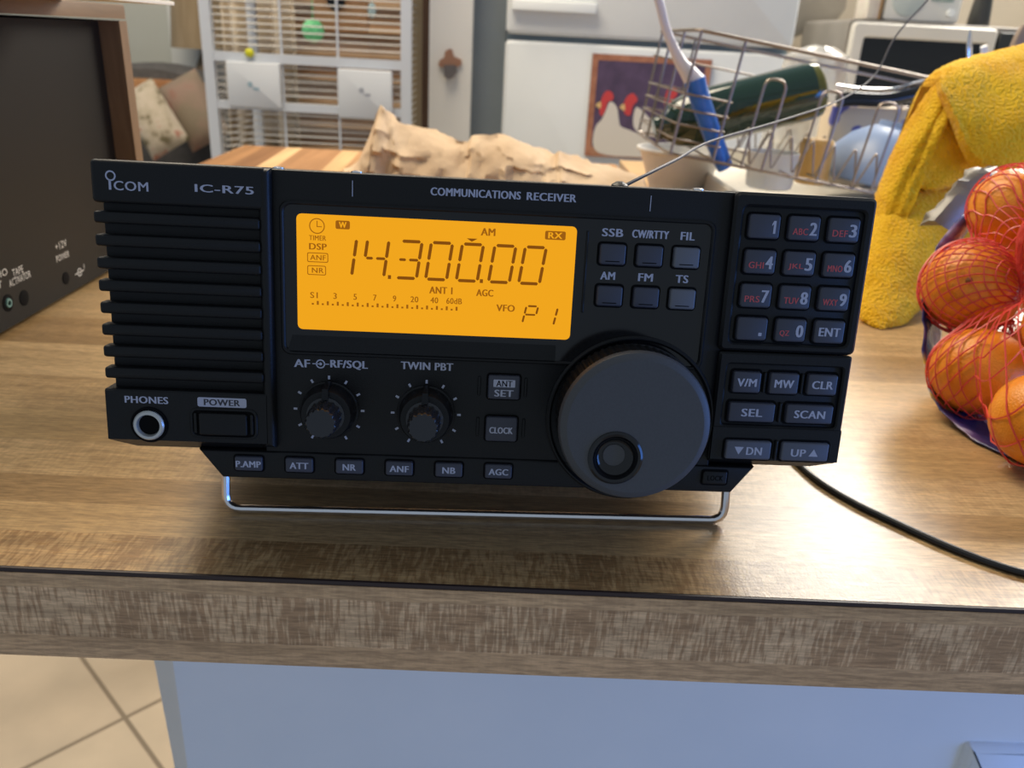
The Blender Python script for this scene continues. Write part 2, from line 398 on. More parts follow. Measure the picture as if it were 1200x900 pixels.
# centre lettering
b = MB()
text(b, 'COMMUNICATIONS', 101.2, 129.2, 2.6, 5.0, .06, P, off=.02); b.build('title_lettering', INK, rad); b = MB(); text(b, 'RECEIVER', 131.0, 146.6, 2.6, 5.0, .06, P, off=.02); b.build('title_lettering', INK, rad)
for u in (77.3, 170.0):
    b = MB(); prism(b, [(u - .12, 1.8), (u + .12, 1.8), (u + .12, 6.6), (u - .12, 6.6)], 0, .06, P); b.build('panel_mark', INK, rad)
b = MB()
def t_c(s, uc, vc, wd, h, n=.06, off=.02): text(b, s, uc - wd / 2, uc + wd / 2, vc - h / 2, vc + h / 2, n, P, off=off)
t_c('AF', 61.3, 59.9, 5.2, 2.6); text(b, 'RF/SQL', 70.3, 82.4, 58.4, 61.4, .06, P, off=.02)
frame(b, circ(67.2, 59.9, 1.5, 20), circ(67.2, 59.9, 1.1, 20), 0, .06, P); prism(b, circ(67.2, 59.9, .5, 12), 0, .06, P)
for a0, a1 in ((64.6, 66.9), (68.6, 69.9)): prism(b, [(a0, 59.75), (a1, 59.75), (a1, 60.05), (a0, 60.05)], 0, .06, P)
b.build('volume_lettering', INK, rad); b = MB()
t_c('TWIN PBT', 101.5, 59.3, 17.0, 2.5)
b.build('tuning_lettering', INK, rad)
for cu_, cv_ in ((69.9, 75.2), (101.5, 75.4)):
    b = MB()
    for k in range(-5, 6):
        a = math.radians(30 * k); s_, c_ = math.sin(a), math.cos(a)
        q = [(-.35, 10.3), (.35, 10.3), (.35, 11.5), (-.35, 11.5)]
        prism(b, [(cu_ + x * c_ + y * s_, cv_ + x * s_ - y * c_) for x, y in q], 0, .06, P)
    b.build('knob_scale', INK, rad)
for s_, uc, vc, wd in (('SSB', 158.7, 13.7, 6.8), ('CW/RTTY', 170.8, 13.7, 11.8), ('FIL', 182.7, 13.7, 4.6), ('AM', 158.2, 27.3, 4.8), ('FM', 170.4, 27.3, 4.8), ('TS', 182.2, 27.3, 4.2)):
    b = MB(); t_c(s_, uc, vc, wd, 2.5, n=.46); b.build('mode_lettering', INK, rad)
# display surround and window
b = MB()
frame(b, rrect(55.0, 8.6, 191.6, 57, 3), rrect(56.4, 9.8, 190.2, 55.8, 2.4), -.1, 1.1, P, .45)
prism(b, rrect(150.4, 13.5, 151.2, 39.5, .3, 2), .3, .9, P, .25)
rings(b, [[P(57, 55.6, .3), P(57, 55.6, 1.0), P(58.5, 50.6, .45), P(58.5, 50.6, .3)], [P(143, 55.6, .3), P(143, 55.6, 1.0), P(143, 50.6, .45), P(143, 50.6, .3)]], True, True)
b.build('display_bezel', BLK, rad)
b = MB(); prism(b, rrect(56, 9.5, 190.6, 56.2, 2.4), -.1, .4, P); b.build('front_glass', GLOSS, rad)
b = MB(); prism(b, rrect(60.2, 12.4, 147.4, 48.6, 1.6), .3, .46, P); disp = b.build('display', LCD, rad)
b = MB()
def seg_poly(b, a, c, th=.50, sl=0, mi=0):
    a = Vector(a); c = Vector(c); d = (c - a).normalized(); nn = Vector((-d.y, d.x)); e = th * .8
    pts = [a, a + d * e + nn * th, c - d * e + nn * th, c, c - d * e - nn * th, a + d * e - nn * th]
    b.add([P(p.x, p.y, .5) for p in pts], [[0, 1, 2, 3, 4, 5]], mi)
def digit(b, x0, wd, vt, vb, on, th=.50, slant=.135, gsplit=True):
    def q(x, y): return (x0 + x + (vb - y) * slant, y)
    vm = (vt + vb) / 2; gp = .22; L_, R_ = th, wd - th
    S = {'a': ((L_ + gp + .2, vt + th), (R_ - gp - .2, vt + th)), 'd': ((L_ + gp + .2, vb - th), (R_ - gp - .2, vb - th)),
         'f': ((L_, vt + th + gp), (L_, vm - gp)), 'b': ((R_, vt + th + gp), (R_, vm - gp)),
         'e': ((L_, vm + gp), (L_, vb - th - gp)), 'c': ((R_, vm + gp), (R_, vb - th - gp))}
    for k in on:
        if k == 'g':
            if gsplit:
                seg_poly(b, q(L_ + .25, vm), q(L_ + wd * .33, vm), th * .85); seg_poly(b, q(L_ + wd * .44, vm), q(R_ - .25, vm), th * .85)
            else: seg_poly(b, q(L_ + .2, vm), q(R_ - .2, vm), th * .9)
        else: seg_poly(b, q(*S[k][0]), q(*S[k][1]), th)
for x0, on in ((70.0, 'bc'), (80.0, 'fgbc'), (90.3, 'abgcd'), (99.8, 'abcdef'), (109.5, 'abcdef'), (119.7, 'abcdef'), (129.3, 'abcdef')):
    digit(b, x0, 7.6, 18.9, 31.4, on)
for u in (89.0, 118.0): prism(b, [(u - .5, 30.2), (u + .5, 30.2), (u + .5, 31.4), (u - .5, 31.4)], .4, .5, P)
b.add([P(112.9, 17.6, .5), P(116.3, 17.6, .5), P(114.5, 18.6, .5)], [[0, 1, 2]])
digit(b, 131.3, 4.4, 37.8, 44.0, 'abfge', .32, .2, False); digit(b, 137.6, 4.4, 37.9, 44.4, 'bc', .34, .2)
b.build('display_digits', SEG, disp)
b = MB()
def lt(s, u0, u1, vt, vb, off=.01): text(b, s, u0, u1, vt, vb, .5, P, off=off)
frame(b, circ(66.5, 16.0, 2.4, 28), circ(66.5, 16.0, 2.1, 28), .4, .5, P)
prism(b, [(66.4, 14.4), (66.65, 14.4), (66.65, 16.3), (66.4, 16.3)], .4, .5, P); prism(b, [(66.5, 16.05), (68, 16.05), (68, 16.3), (66.5, 16.3)], .4, .5, P)
lt('TIMER', 64.0, 69.3, 18.9, 20.4); lt('DSP', 64.0, 69.5, 21.3, 23.3, .02)
for v0, v1, u1, s_ in ((24.2, 27.2, 69.9, 'ANF'), (28.2, 31.2, 69.2, 'NR')):
    frame(b, rrect(63.4, v0, u1, v1, .5), rrect(63.65, v0 + .25, u1 - .25, v1 - .25, .35), .4, .5, P); lt(s_, 64.3 if s_ == 'ANF' else 64.8, u1 - .7, v0 + .7, v1 - .7)
lt('AM', 117.2, 121.8, 14.2, 16.5, .02); lt('ANT 1', 101.6, 109.0, 33.2, 35.4, .02); lt('AGC', 116.5, 122.0, 33.4, 35.6, .02); lt('VFO', 123.1, 129.1, 38.0, 40.2, .02)
for s_, uc, wd in (('S1', 65.4, 2.4), ('3', 72.0, 1.1), ('5', 78.3, 1.1), ('7', 84.5, 1.1), ('9', 90.7, 1.1), ('20', 97.0, 2.5), ('40', 103.3, 2.5), ('60dB', 109.6, 5.0)):
    lt(s_, uc - wd / 2, uc + wd / 2, 36.6, 38.5)
for k in range(30):
    u = 65.0 + k * 1.567; h = 1.25 if k % 2 else .55
    if u < 111: prism(b, [(u - .32, 40.6 - h), (u + .32, 40.6 - h), (u + .32, 40.6), (u - .32, 40.6)], .4, .5, P)
prism(b, rrect(72.2, 14.0, 76.6, 16.6, .5), .4, .49, P); prism(b, rrect(137.4, 14.1, 143.9, 16.8, .5), .4, .49, P)
b.build('display_legends', SEG2, disp)
b = MB(); text(b, 'W', 73.2, 75.6, 14.4, 16.2, .51, P, off=.03); b.build('filter_badge', LCD, disp); b = MB(); text(b, 'RX', 138.4, 142.9, 14.5, 16.4, .51, P, off=.03); b.build('receive_badge', LCD, disp)
# keys
def key(u0, v0, u1, v1, n0, hgt, mat, legends=(), r=.8, well=1.0, name='key', bev=.45):
    b = MB()
    prism(b, rrect(u0 - well, v0 - well, u1 + well, v1 + well, r + well * .8), n0 - .4, n0 + .05, P, mi=1)
    prism(b, rrect(u0, v0, u1, v1, r), n0 - .3, n0 + hgt, P, bev)
    for s_, a0, a1, c0_, c1_, mi in legends:
        if s_ == '^': b.add([P(a0, c1_, n0 + hgt + .05), P(a1, c1_, n0 + hgt + .05), P((a0 + a1) / 2, c0_, n0 + hgt + .05)], [[0, 1, 2]], mi)
        elif s_ == 'v': b.add([P(a0, c0_, n0 + hgt + .05), P(a1, c0_, n0 + hgt + .05), P((a0 + a1) / 2, c1_, n0 + hgt + .05)], [[0, 1, 2]], mi)
        elif s_ == '#': prism(b, rrect(a0, c0_, a1, c1_, .2, 2), n0 + hgt, n0 + hgt + .04, P, mi=mi)
        else: text(b, s_, a0, a1, c0_, c1_, n0 + hgt + .06, P, mi, .03 if mi == 2 else .012)
    return b.build(name, [mat, WELL, INK, INKR], rad)
for j, v in enumerate((20.4, 33.6)):
    for i, u in enumerate((159.0, 170.8, 182.6)):
        key(u - 4.1, v - 3.2, u + 4.1, v + 3.2, .45, 2.0, KEYL if i == 2 else KEYM, [('#', u - 2.3, u + 2.3, v + 2.0, v + 2.3, 1)], well=.7, name='mode_key')
key(121.6, 61.2, 132.0, 69.2, 0, 1.6, KEYM, [('#', 123.3, 130.4, 62.5, 65.0, 2), ('ANT', 124.2, 129.5, 62.8, 64.8, 1), ('SET', 123.7, 130.0, 65.9, 68.2, 2)], name='antenna_key', well=.6)
key(121.4, 75.4, 131.8, 83.7, 0, 1.6, KEYM, [('CLOCK', 122.6, 130.4, 78.7, 80.9, 2)], name='clock_key', well=.6)
for u in (118.7, 134.0):
    for v0, v1 in ((62, 68.5), (76, 82.5)):
        b = MB(); prism(b, rrect(u - .5, v0, u + .5, v1, .4, 2), -.1, .5, P, .25); b.build('key_guard', BLK, rad)
for s_, u, wd in (('P.AMP', 43.7, 8.2), ('ATT', 60.2, 6.2), ('NR', 76.7, 4.4), ('ANF', 93.2, 6.4), ('NB', 109.7, 4.4), ('AGC', 126.3, 6.6)):
    key(u - 4.5, 91.9, u + 4.5, 96.8, .5, 1.2, KEYM, [(s_, u - wd / 2, u + wd / 2, 93.3, 95.5, 2)], r=.7, well=.6, name='function_key')
key(196.0, 91.9, 204.4, 96.6, .5, .8, BLK, [('LOCK', 197.6, 203.0, 93.4, 95.2, 1)], r=.7, well=.6, name='lock_key')
# right keypad block
b = MB()
prism(b, rrect(196.4, -.8, 241.6, 49.7, 1.2), -14, .8, P, .5)
frame(b, rrect(196.2, -.8, 241.7, 49.7, 1.8), rrect(199.4, 3.4, 238.6, 47.0, 1.6), .2, 2.2, P, .9, ibev=.7)
prism(b, rrect(197.0, 50.1, 241.2, 88, .9), -14, .8, P, .5)
frame(b, rrect(196.8, 50.1, 241.3, 76.2, .9), rrect(199.8, 54.0, 238.9, 75.0, 1.2), .2, 2.2, P, .7, ibev=.5)
def sect2(u, big): return [P(u, 75.6, -14), P(u, 75.6, 1.9), P(u, 76.1, 2.2), P(u, 87.0, 2.2), P(u, 87 + 3.4 * big, 2.2 - 5.0 * big - .2), P(u, 87 + 3.4 * big, -14)]
rings(b, [sect2(197.4, .9), sect2(198.4, 1), sect2(234.4, 1), sect2(239.6, .25), sect2(241.3, 0)], True, True)
b.build('keypad_block', BLK, rad)
cols = (206.3, 219.15, 232.0); rows = (9.45, 20.55, 31.4, 42.2)
KL = [[('1', ''), ('2', 'ABC'), ('3', 'DEF')], [('4', 'GHI'), ('5', 'JKL'), ('6', 'MNO')], [('7', 'PRS'), ('8', 'TUV'), ('9', 'WXY')], [('.', ''), ('0', 'QZ'), ('ENT', '')]]
for j, v in enumerate(rows):
    for i, u in enumerate(cols):
        d_, r_ = KL[j][i]; lg = []
        if d_ == 'ENT': lg.append(('ENT', u - 3.6, u + 3.6, v - 1.4, v + 1.4, 2))
        elif d_ == '.': lg.append(('#', u + 2.2, u + 3.3, v + 1.1, v + 2.2, 2))
        else: lg.append((d_, u + (2.3 if d_ == '1' else 1.6), u + 4.1, v - 1.9, v + 2.1, 2))
        if r_: lg.append((r_, u - 3.7, u - 3.7 + (3.2 if r_ == 'QZ' else 4.9), v - .0, v + 2.05, 3))
        key(u - 5.0, v - 3.75, u + 5.0, v + 3.75, .8, 1.7, KEYM, lg, r=1.0, well=.7, name='number_key')
for s_, u0, u1, v0, v1, tw in (('V/M', 202, 211.4, 56.5, 63.6, 6.6), ('MW', 214.4, 224.1, 56.5, 63.6, 6.6), ('CLR', 227.2, 237.2, 56.5, 63.5, 7.2), ('SEL', 201.8, 217.4, 67.0, 73.6, 7.2), ('SCAN', 221.3, 237.2, 67.0, 73.5, 10.6)):
    uc = (u0 + u1) / 2; vc = (v0 + v1) / 2
    key(u0, v0, u1, v1, .8, 1.9, KEYM, [(s_, uc - tw / 2, uc + tw / 2, vc - 1.35, vc + 1.35, 2)], r=.8, well=.8, name='memory_key')
key(201.9, 80.0, 217.4, 86.4, 2.2, 1.5, KEYL if 0 else M('slate key', (.075, .08, .105), .45), [('v', 204.8, 208.0, 82.0, 84.7, 2), ('DN', 208.9, 214.3, 82.0, 84.7, 2)], name='down_key', well=.8)
key(221.0, 80.0, 237.2, 86.4, 2.2, 1.5, bpy.data.materials['slate key'], [('UP', 224.2, 229.4, 82.2, 84.8, 2), ('^', 230.4, 233.6, 82.0, 84.6, 2)], name='up_key', well=.8)
for u, v0, v1, n in ((212.9, 56.6, 63.5, .8), (225.6, 56.6, 63.5, .8), (219.35, 66.8, 73.6, .8), (219.2, 79.6, 86.4, 2.2)):
    b = MB(); prism(b, rrect(u - .45, v0, u + .45, v1, .3, 2), n - .1, n + 1.3, P, .3); b.build('key_divider', BLK, rad)
# concentric knobs
for cu_, cv_ in ((69.9, 75.2), (101.5, 75.4)):
    ax = (0, -1, 0); c = P(cu_, cv_, 0)
    b = MB()
    lathe(b, [(9.6e-3, 0), (9.6e-3, .5e-3), (9.2e-3, .8e-3)], c, ax, 48, 0)
    lathe(b, [(9.0e-3, .6e-3), (8.3e-3, 5.4e-3), (7.8e-3, 6.4e-3), (7.0e-3, 6.6e-3)], c, ax, 48, 0)
    rings(b, [[P(cu_ + x, cv_ - y0_, n) for x, y0_, n in ((-1.1, 5.5, .6), (1.1, 5.5, .6), (1.1, 5.5, 8.2), (-1.1, 5.5, 8.2))], [P(cu_ + x, cv_ - y0_, n) for x, y0_, n in ((-.9, 9.9, .6), (.9, 9.9, .6), (.9, 8.9, 7.4), (-.9, 8.9, 7.4))]], True, True)
    kn = b.build('control_knob', BLK, rad)
    b = MB(); c2 = P(cu_, cv_, 6.4)
    lathe(b, [(6.0e-3, 0), (6.0e-3, .8e-3), (5.4e-3, 1.2e-3), (5.0e-3, 8.8e-3), (4.6e-3, 9.6e-3), (4.2e-3, 9.8e-3)], c2, ax, 60, 0, tooth=lambda i, k: (.93 if (i // 2) % 2 and 1 < k < 5 else 1))
    b.build('inner_knob', M('gloss knob %d' % cu_, (.02, .02, .022), .2), kn)
# tuning dial
DU, DV = 167.3, 71.6; ax = (0, -1, 0)
b = MB(); frame(b, circ(169.5, 74.5, 28.2, 72), circ(169.5, 74.5, 26.6, 72), -.2, 1.6, P, .6); prism(b, circ(169.5, 74.5, 26.8, 72), -.1, .3, P); b.build('dial_recess', BLK, rad)
b = MB(); c = P(DU, DV, 0)
lathe(b, [(22e-3, 0), (22e-3, 3e-3), (24.2e-3, 3.4e-3), (24.4e-3, 5e-3), (23.4e-3, 6e-3)], P(168.4, 72.6, 0), ax, 96)
lathe(b, [(23.3e-3, 5e-3), (23.3e-3, 16.5e-3)], c, ax, 240, 0, False, False, tooth=lambda i, k: 1.012 if (i // 2) % 2 else .995)
lathe(b, [(23.3e-3, 16.5e-3), (23.9e-3, 17e-3), (23.9e-3, 18.2e-3), (23.4e-3, 19.2e-3), (21.6e-3, 20.3e-3), (21.3e-3, 20.35e-3)], c, ax, 96, 1, False, False)
hc = (DU - 5.6, DV + 10.0); n_ = 96
o1 = [P(DU + 21.3 * math.cos(2 * math.pi * i / n_), DV + 21.3 * math.sin(2 * math.pi * i / n_), 20.35) for i in range(n_)]
o2 = [P(hc[0] + 8.6 * math.cos(2 * math.pi * i / n_), hc[1] + 8.6 * math.sin(2 * math.pi * i / n_), 20.35) for i in range(n_)]
rings(b, [o1, o2], mi=1)
dl = b.build('tuning_dial', [BLK, DIALM], rad, angle=30)
b = MB()
lathe(b, [(8.7e-3, -.3e-3), (8.6e-3, .3e-3), (7.9e-3, .7e-3), (7.1e-3, .4e-3), (6.5e-3, -1.2e-3), (5.2e-3, -2.4e-3), (3.9e-3, -2.9e-3), (3.6e-3, -2.9e-3)], P(hc[0], hc[1], 20.35), ax, 64, 0, False, False)
lathe(b, [(3.7e-3, -2.95e-3), (3.5e-3, -2.6e-3), (.5e-3, -2.5e-3)], P(hc[0], hc[1], 20.35), ax, 48, 1, False, True)
b.build('finger_dimple', [GLOSS, DIALM], dl)
# stand, feet, top screws
b = MB(); r = .0017
pts = [(-.1003, .047, .052), (-.1000, .0345, r), (.0985, .0418, r), (.0975, .0525, .052)]
tube(b, [W2R(p) for p in fillet(pts, .006)], r, 10); b.build('wire_stand', CHROME, rad)
for u in (26, 214):
    b = MB()
    bt = (RM @ P(u, 88, -205)).z / 1.0
    lathe(b, [(8e-3, 0), (7.4e-3, -bt * 1000 / 985 / 1 + .0014)], P(u, 87.9, -205), (0, 0, 1), 24); b.build('rear_foot', BLK, rad)
for u, n in ((50.5, -20), (76, -20), (190, -20)):
    b = MB(); lathe(b, [(2.2e-3, -.001), (2.0e-3, .0012), (1.0e-3, .0016)], P(u, .3, n), (0, 0, 1), 16); b.build('case_screw', CHROME, rad)

# ------------------------------------------------------------------ antenna wire and power cord
STEEL = M('steel wire', (.27, .225, .185), .38, .85)
GREYW = M('grey wire', (.10, .095, .09), .6, spec=.25)
aw = thing('antenna_wire', (.1, .1, .13), 'thin grey antenna wire rising from the top of the black radio towards the upper right', 'wire')
p0 = RM @ P(163.6, .2, -22)
wp = [p0, at(765, 201, .055), at(795, 186, .10), at(835, 165, .17), at(920, 140, .27), at(985, 117, .36), at(1025, 88, .42), at(1045, 50, .44), at(1062, 27, .45), at(1090, -4, .47), at(1110, -40, .48)]
b = MB(); tube(b, smooth(wp, 6), .00065, 6); b.build('strand', GREYW, aw)
b = MB(); lathe(b, [(.003, -.0005), (.0028, .0012), (.0012, .0022)], p0, (0, 0, 1), 12); b.build('clip', BLK, aw)
b = MB()
cp = [(.135, .16, .010), (.140, .125, .0085), (.1465, .094, .0075), (.155, .075, .0045), (.1655, .053, .0017), (.1785, .0345, .0022), (.193, .0175, .0016), (.212, .0, .0018), (.235, -.012, -.004), (.26, -.02, -.02)]
cp = [(.135, .20, .0014), (.136, .15, .004)] + [Vector(p) for p in cp[1:8]] + [(.25, .012, .0015), (.33, .03, .0015)]
cp = [Vector((.085, .222, .050)), Vector((.090, .244, .044)), Vector((.104, .258, .012)), Vector((.122, .235, .002)), Vector((.130, .20, .0015)), Vector((.136, .15, .004)), at(930, 546, .098), at(960, 568, .078), at(1000, 592, .061), at(1040, 611, .0485), at(1085, 632, .036), at(1120, 648, .0275), at(1160, 664, .0195), at(1200, 679, .0135), at(1260, 700, .008), Vector((.27, .012, .0015)), Vector((.34, .03, .0015)), Vector((.48, .045, .0015)), Vector((.70, .05, .0015))]
for p in cp: p.z = max(p.z, .0015)
tube(b, smooth(cp, 8), .0015, 10); tag(b.build('power_cord', M('black rubber', (.012, .012, .012), .4)), 'black power cord curving from under the radio to the right edge of the counter', 'cord')

# ------------------------------------------------------------------ wooden equipment case at the left
def wood(name, c1, c2, stretch, scale=1, rough=.45):
    m = M(name, c1, rough); g = N(m)
    f = g.noise(g.coord(stretch), scale, 5, .6, .6)
    g.base(g.ramp(f, [(.3, c1), (.7, c2)])); return m
WAL = wood('walnut', (.12, .067, .03), (.22, .132, .066), (60, 8, 60)); WALV = wood('walnut upright', (.14, .08, .038), (.26, .162, .085), (60, 60, 8))
PANEL = noisy('black metal panel', (.014, .0125, .0105), (.018, .016, .0135), 1500, .5, .3, .0003, spec=.15)
eq = thing('equipment_case', (-.40, .25, 0), 'walnut cased unit with black rear panel of jacks, at the left behind the radio', 'audio equipment')
XR = -.272; XP = -.283
b = MB(); box(b, -.53, .10, .1745, XR, .398, .1850, bev=.0012); b.build('top_board', WAL, eq)
b = MB(); box(b, -.53, .386, .003, XR, .398, .1745); b.build('side_board', WALV, eq)
b = MB(); box(b, -.53, .10, .003, XR, .112, .1745); b.build('side_board', WALV, eq)
b = MB(); box(b, -.53, .112, .004, XP - .003, .384, .1735); b.build('rear_panel', PANEL, eq)
for x in (-.51, -.30):
    for y in (.125, .375):
        b = MB(); lathe(b, [(.007, 0), (.008, .0045)], (x, y, 0), (0, 0, 1), 16); b.build('foot', BLK, eq)
PX = XP - .003
def pt(px, py):
    d = FW + RT * ((px - 600) / FPX) - UP * ((py - 450) / FPX); return CAM + d * ((PX - CAM.x) / d.x)
for px, py, rr in ((9, 355, .0052), (28, 349, .0048), (77, 326, .0042)):
    b = MB(); q = pt(px, py)
    lathe(b, [(rr * 1.0, 0), (rr * 1.0, .0003), (rr * .9, .0004)], q, (1, 0, 0), 28)
    if px == 9: lathe(b, [(rr * .55, .0003), (rr * .5, .0012), (rr * .3, .0012), (rr * .3, .0004)], q, (1, 0, 0), 20, 1)
    b.build('jack', [WELL, M('teal jack', (.12, .24, .21), .4)], eq)
INKW = M('white silkscreen', (.62, .6, .56), .6)
def tf_eq(a, b_, n): return Vector((PX + n, a, b_))
b = MB()
def tpx(s, x0, y0, x1, y1, hpx):
    """baseline from pixel (x0,y0) to (x1,y1); height in pixels"""
    A_ = pt(x0, y0); B_ = pt(x1, y1); T_ = pt(x0, y0 - hpx); hh = T_.z - A_.z
    zz = (A_.z + B_.z) / 2
    b = MB(); text(b, s, A_.y, B_.y, zz + hh, zz, .0003, tf_eq, off=.0); b.build('jack_lettering', INKW, eq)
tpx('TAPE', 15, 325, 27, 318, 9); tpx('ACTIVATOR', 11, 336, 36, 325, 9)
tpx('+12V', 65, 294, 78, 288, 9); tpx('POWER', 66, 307, 81, 301, 8)
tpx('AUDIO', -20, 332, 9, 324, 9); tpx('OUTPUT', -34, 350, 3, 340, 9)
q = pt(93, 319); b = MB()
frame(b, circ(q.y, q.z, .0028, 20), circ(q.y, q.z, .0021, 20), .0001, .0003, tf_eq); prism(b, circ(q.y, q.z, .0008, 10), .0001, .0003, tf_eq)
for s_ in (-1, 1): prism(b, [(q.y + s_ * .0032, q.z - .0003), (q.y + s_ * .0062, q.z - .0003), (q.y + s_ * .0062, q.z + .0003), (q.y + s_ * .0032, q.z + .0003)], .0001, .0003, tf_eq)
prism(b, [(q.y + .0068, q.z + .001), (q.y + .0073, q.z + .001), (q.y + .0073, q.z + .004), (q.y + .0068, q.z + .004)], .0001, .0003, tf_eq)
b.build('polarity_mark', INKW, eq)
b = MB(); prism(b, [(-.5, .13), (-.207, .175), (-.200, .300), (-.30, .315), (-.5, .30)], .1851, .1872, flat_tf, .0006)
tag(b.build('paper_pad', noisy('cream card', (.66, .58, .45), (.72, .64, .5), 20, .7)), 'cream flat card lying on top of the walnut case with its corner overhanging', 'card')

# ------------------------------------------------------------------ oranges in a mesh bag
OR = M('orange peel', (.80, .22, .02), .38, spec=.45); g = N(OR)
f = g.noise(g.coord(), 60, 3); g.base(g.ramp(f, [(.3, (.84, .25, .012)), (.7, (.92, .36, .03))]))
vo = g.n('TexVoronoi'); vo.inputs['Scale'].default_value = 900; g.l(g.coord(), vo.inputs['Vector']); g.bump(vo.outputs['Distance'], .35, .0005)
STEM = M('stem end', (.26, .10, .03), .7)
ORS = [ (at(1190, 246, .223), .0245, 'topmost clementine in the red mesh bag, against the yellow towel'),
        (at(1139, 337, .200), .0262, 'clementine with a puckered stem dimple facing out, left middle of the mesh bag'),
        (at(1147, 438, .162), .0245, 'lowest left clementine in the mesh bag, above its blue label film'),
        (at(1222, 505, .102), .0240, 'clementine at the front bottom right of the mesh bag, cut by the photo edge'),
        (at(1240, 292, .178), .0240, 'clementine at the right photo edge, just below the topmost one in the bag'),
        (at(1236, 394, .146), .0240, 'clementine at the right photo edge, halfway down the mesh bag'),
        (Vector((.322, .196, .026)), .0245, 'clementine in the mesh bag resting on the counter behind the lower front ones'),
        (Vector((.322, .246, .062)), .0245, 'clementine in the mesh bag behind the one with the stem dimple')]
for it in range(60):
    for i in range(len(ORS)):
        for j in range(i):
            a, ra, _ = ORS[i]; c, rc, _ = ORS[j]; d = a - c; ov = ra + rc + .0004 - d.length
            if ov > 0:
                d.normalize(); wi = .5 if j >= 3 else (1 if i >= 3 else .5); a += d * ov * wi; c -= d * ov * (1 - wi)
    for a, ra, _ in ORS: a.z = max(a.z, ra + .002)
for i, (c, r, lab) in enumerate(ORS):
    sm = [(c + (Vector((-.55, -.75, .35)).normalized() if i == 1 else Vector((random.uniform(-.2, .2), .6, .5)).normalized()) * r)]
    dirn = (sm[0] - c).normalized()
    og = thing('clementine', c - Vector((0, 0, r)), lab, 'fruit', 'clementines in the mesh bag')
    b = MB(); ball(b, c, r, 32, 20, (1, 1, .93), fn=lambda p, d=dirn: 1 - .10 * math.exp(-((1 - p.dot(d)) / .012)) + .004 * noise.noise(p * 3)); b.build('peel', OR, og)
    b = MB(); ball(b, c + dirn * r * .90, r * .075, 10, 6); b.build('stem_end', STEM, og)
bag = thing('mesh_bag', (.31, .17, 0), 'red mesh bag with blue and purple label film, filled with clementines', 'bag')
BC = sum((c for c, _, _ in ORS), Vector()) / len(ORS); BC.z = .06
def hull(d):
    best = .012
    for c, r, _ in ORS:
        q = c - BC; t = q.dot(d); m2 = q.length_squared - t * t
        if t < -r: continue
        m_ = math.sqrt(max(m2, 0))
        val = t + math.sqrt(r * r - m2) if m_ < r else t - 1.3 * (m_ - r)
        best = max(best, val)
    return best + .0011
NET = M('red net', (.72, .075, .055), .35, spec=.5)
b = MB(); NS = 46
for sgn in (-1, 1):
    for k in range(NS):
        th0 = 2 * math.pi * k / NS; pts = []
        for i in range(72):
            ph = math.radians(10 + 160 * i / 71); th = th0 + sgn * (ph - math.pi / 2) * .75
            th += .03 * noise.noise(Vector((k * .7, i * .2, sgn))); ph += .02 * noise.noise(Vector((i * .25, k * .9, sgn + 5)))
            d = Vector((math.sin(ph) * math.cos(th), math.sin(ph) * math.sin(th), math.cos(ph)))
            p = BC + d * (hull(d) + (.0004 if sgn > 0 else 0)); p.z = max(p.z, .0012)
            pts.append(p)
        for run in range(1):
            tube(b, pts, .00042, 4)
b.build('net', NET, bag, angle=60)
FILM = M('label film', (.1, .1, .3), .25); g = N(FILM)
f = g.noise(g.coord(), 38, 2); g.base(g.ramp(f, [(.30, (.55, .48, .62)), (.40, (.16, .09, .22)), (.52, (.035, .035, .13)), (.60, (.05, .045, .2)), (.68, (.6, .42, .05)), (.72, (.5, .5, .55))], 'LINEAR'))
oc = [at(1128, 252, .245), at(1098, 288, .225), at(1084, 330, .21), at(1081, 385, .192), at(1084, 440, .172), at(1096, 472, .158), at(1130, 508, .135), at(1168, 532, .117), at(1204, 548, .104), at(1260, 575, .085)]
ic = [at(1165, 235, .26), at(1125, 282, .245), at(1108, 330, .238), at(1102, 385, .222), at(1106, 425, .205), at(1120, 455, .19), at(1150, 492, .16), at(1182, 515, .14), at(1215, 528, .122), at(1268, 550, .1)]
oc = smooth(oc, 5); ic = smooth(ic, 5); rs = []
for i, (p, q) in enumerate(zip(oc, ic)):
    row = []
    for k in range(7):
        t = k / 6; s_ = p.lerp(q, t) + Vector((-.002, -.004, .0)) * math.sin(math.pi * t)
        s_ += Vector((1, .5, 1)) * .0022 * noise.noise(Vector((i * .55, k * .9, 2)))
        s_.z = max(s_.z, .0012); row.append(s_)
    rs.append(row)
b = MB(); rings(b, rs, closed=False); fo = b.build('label_film', FILM, bag)
sm_ = fo.modifiers.new('s', 'SOLIDIFY'); sm_.thickness = .0006
b = MB(); CLR = M('clear plastic film', (.17, .145, .10), .5, trans=.15, alpha=.85, spec=.2)
rs = []
for i in range(12):
    t = i / 11; c = at(1098 + 55 * t, 262 - 62 * t, .262 + .03 * t)
    rs.append([c + Vector((math.cos(a) * .010, math.sin(a) * .006, math.sin(a * 2) * .003)) * (1 + .5 * noise.noise(Vector((i * .7, a, 3)))) for a in [2 * math.pi * k / 12 for k in range(12)]])
rings(b, rs, True, True); b.build('tied_end', CLR, bag)

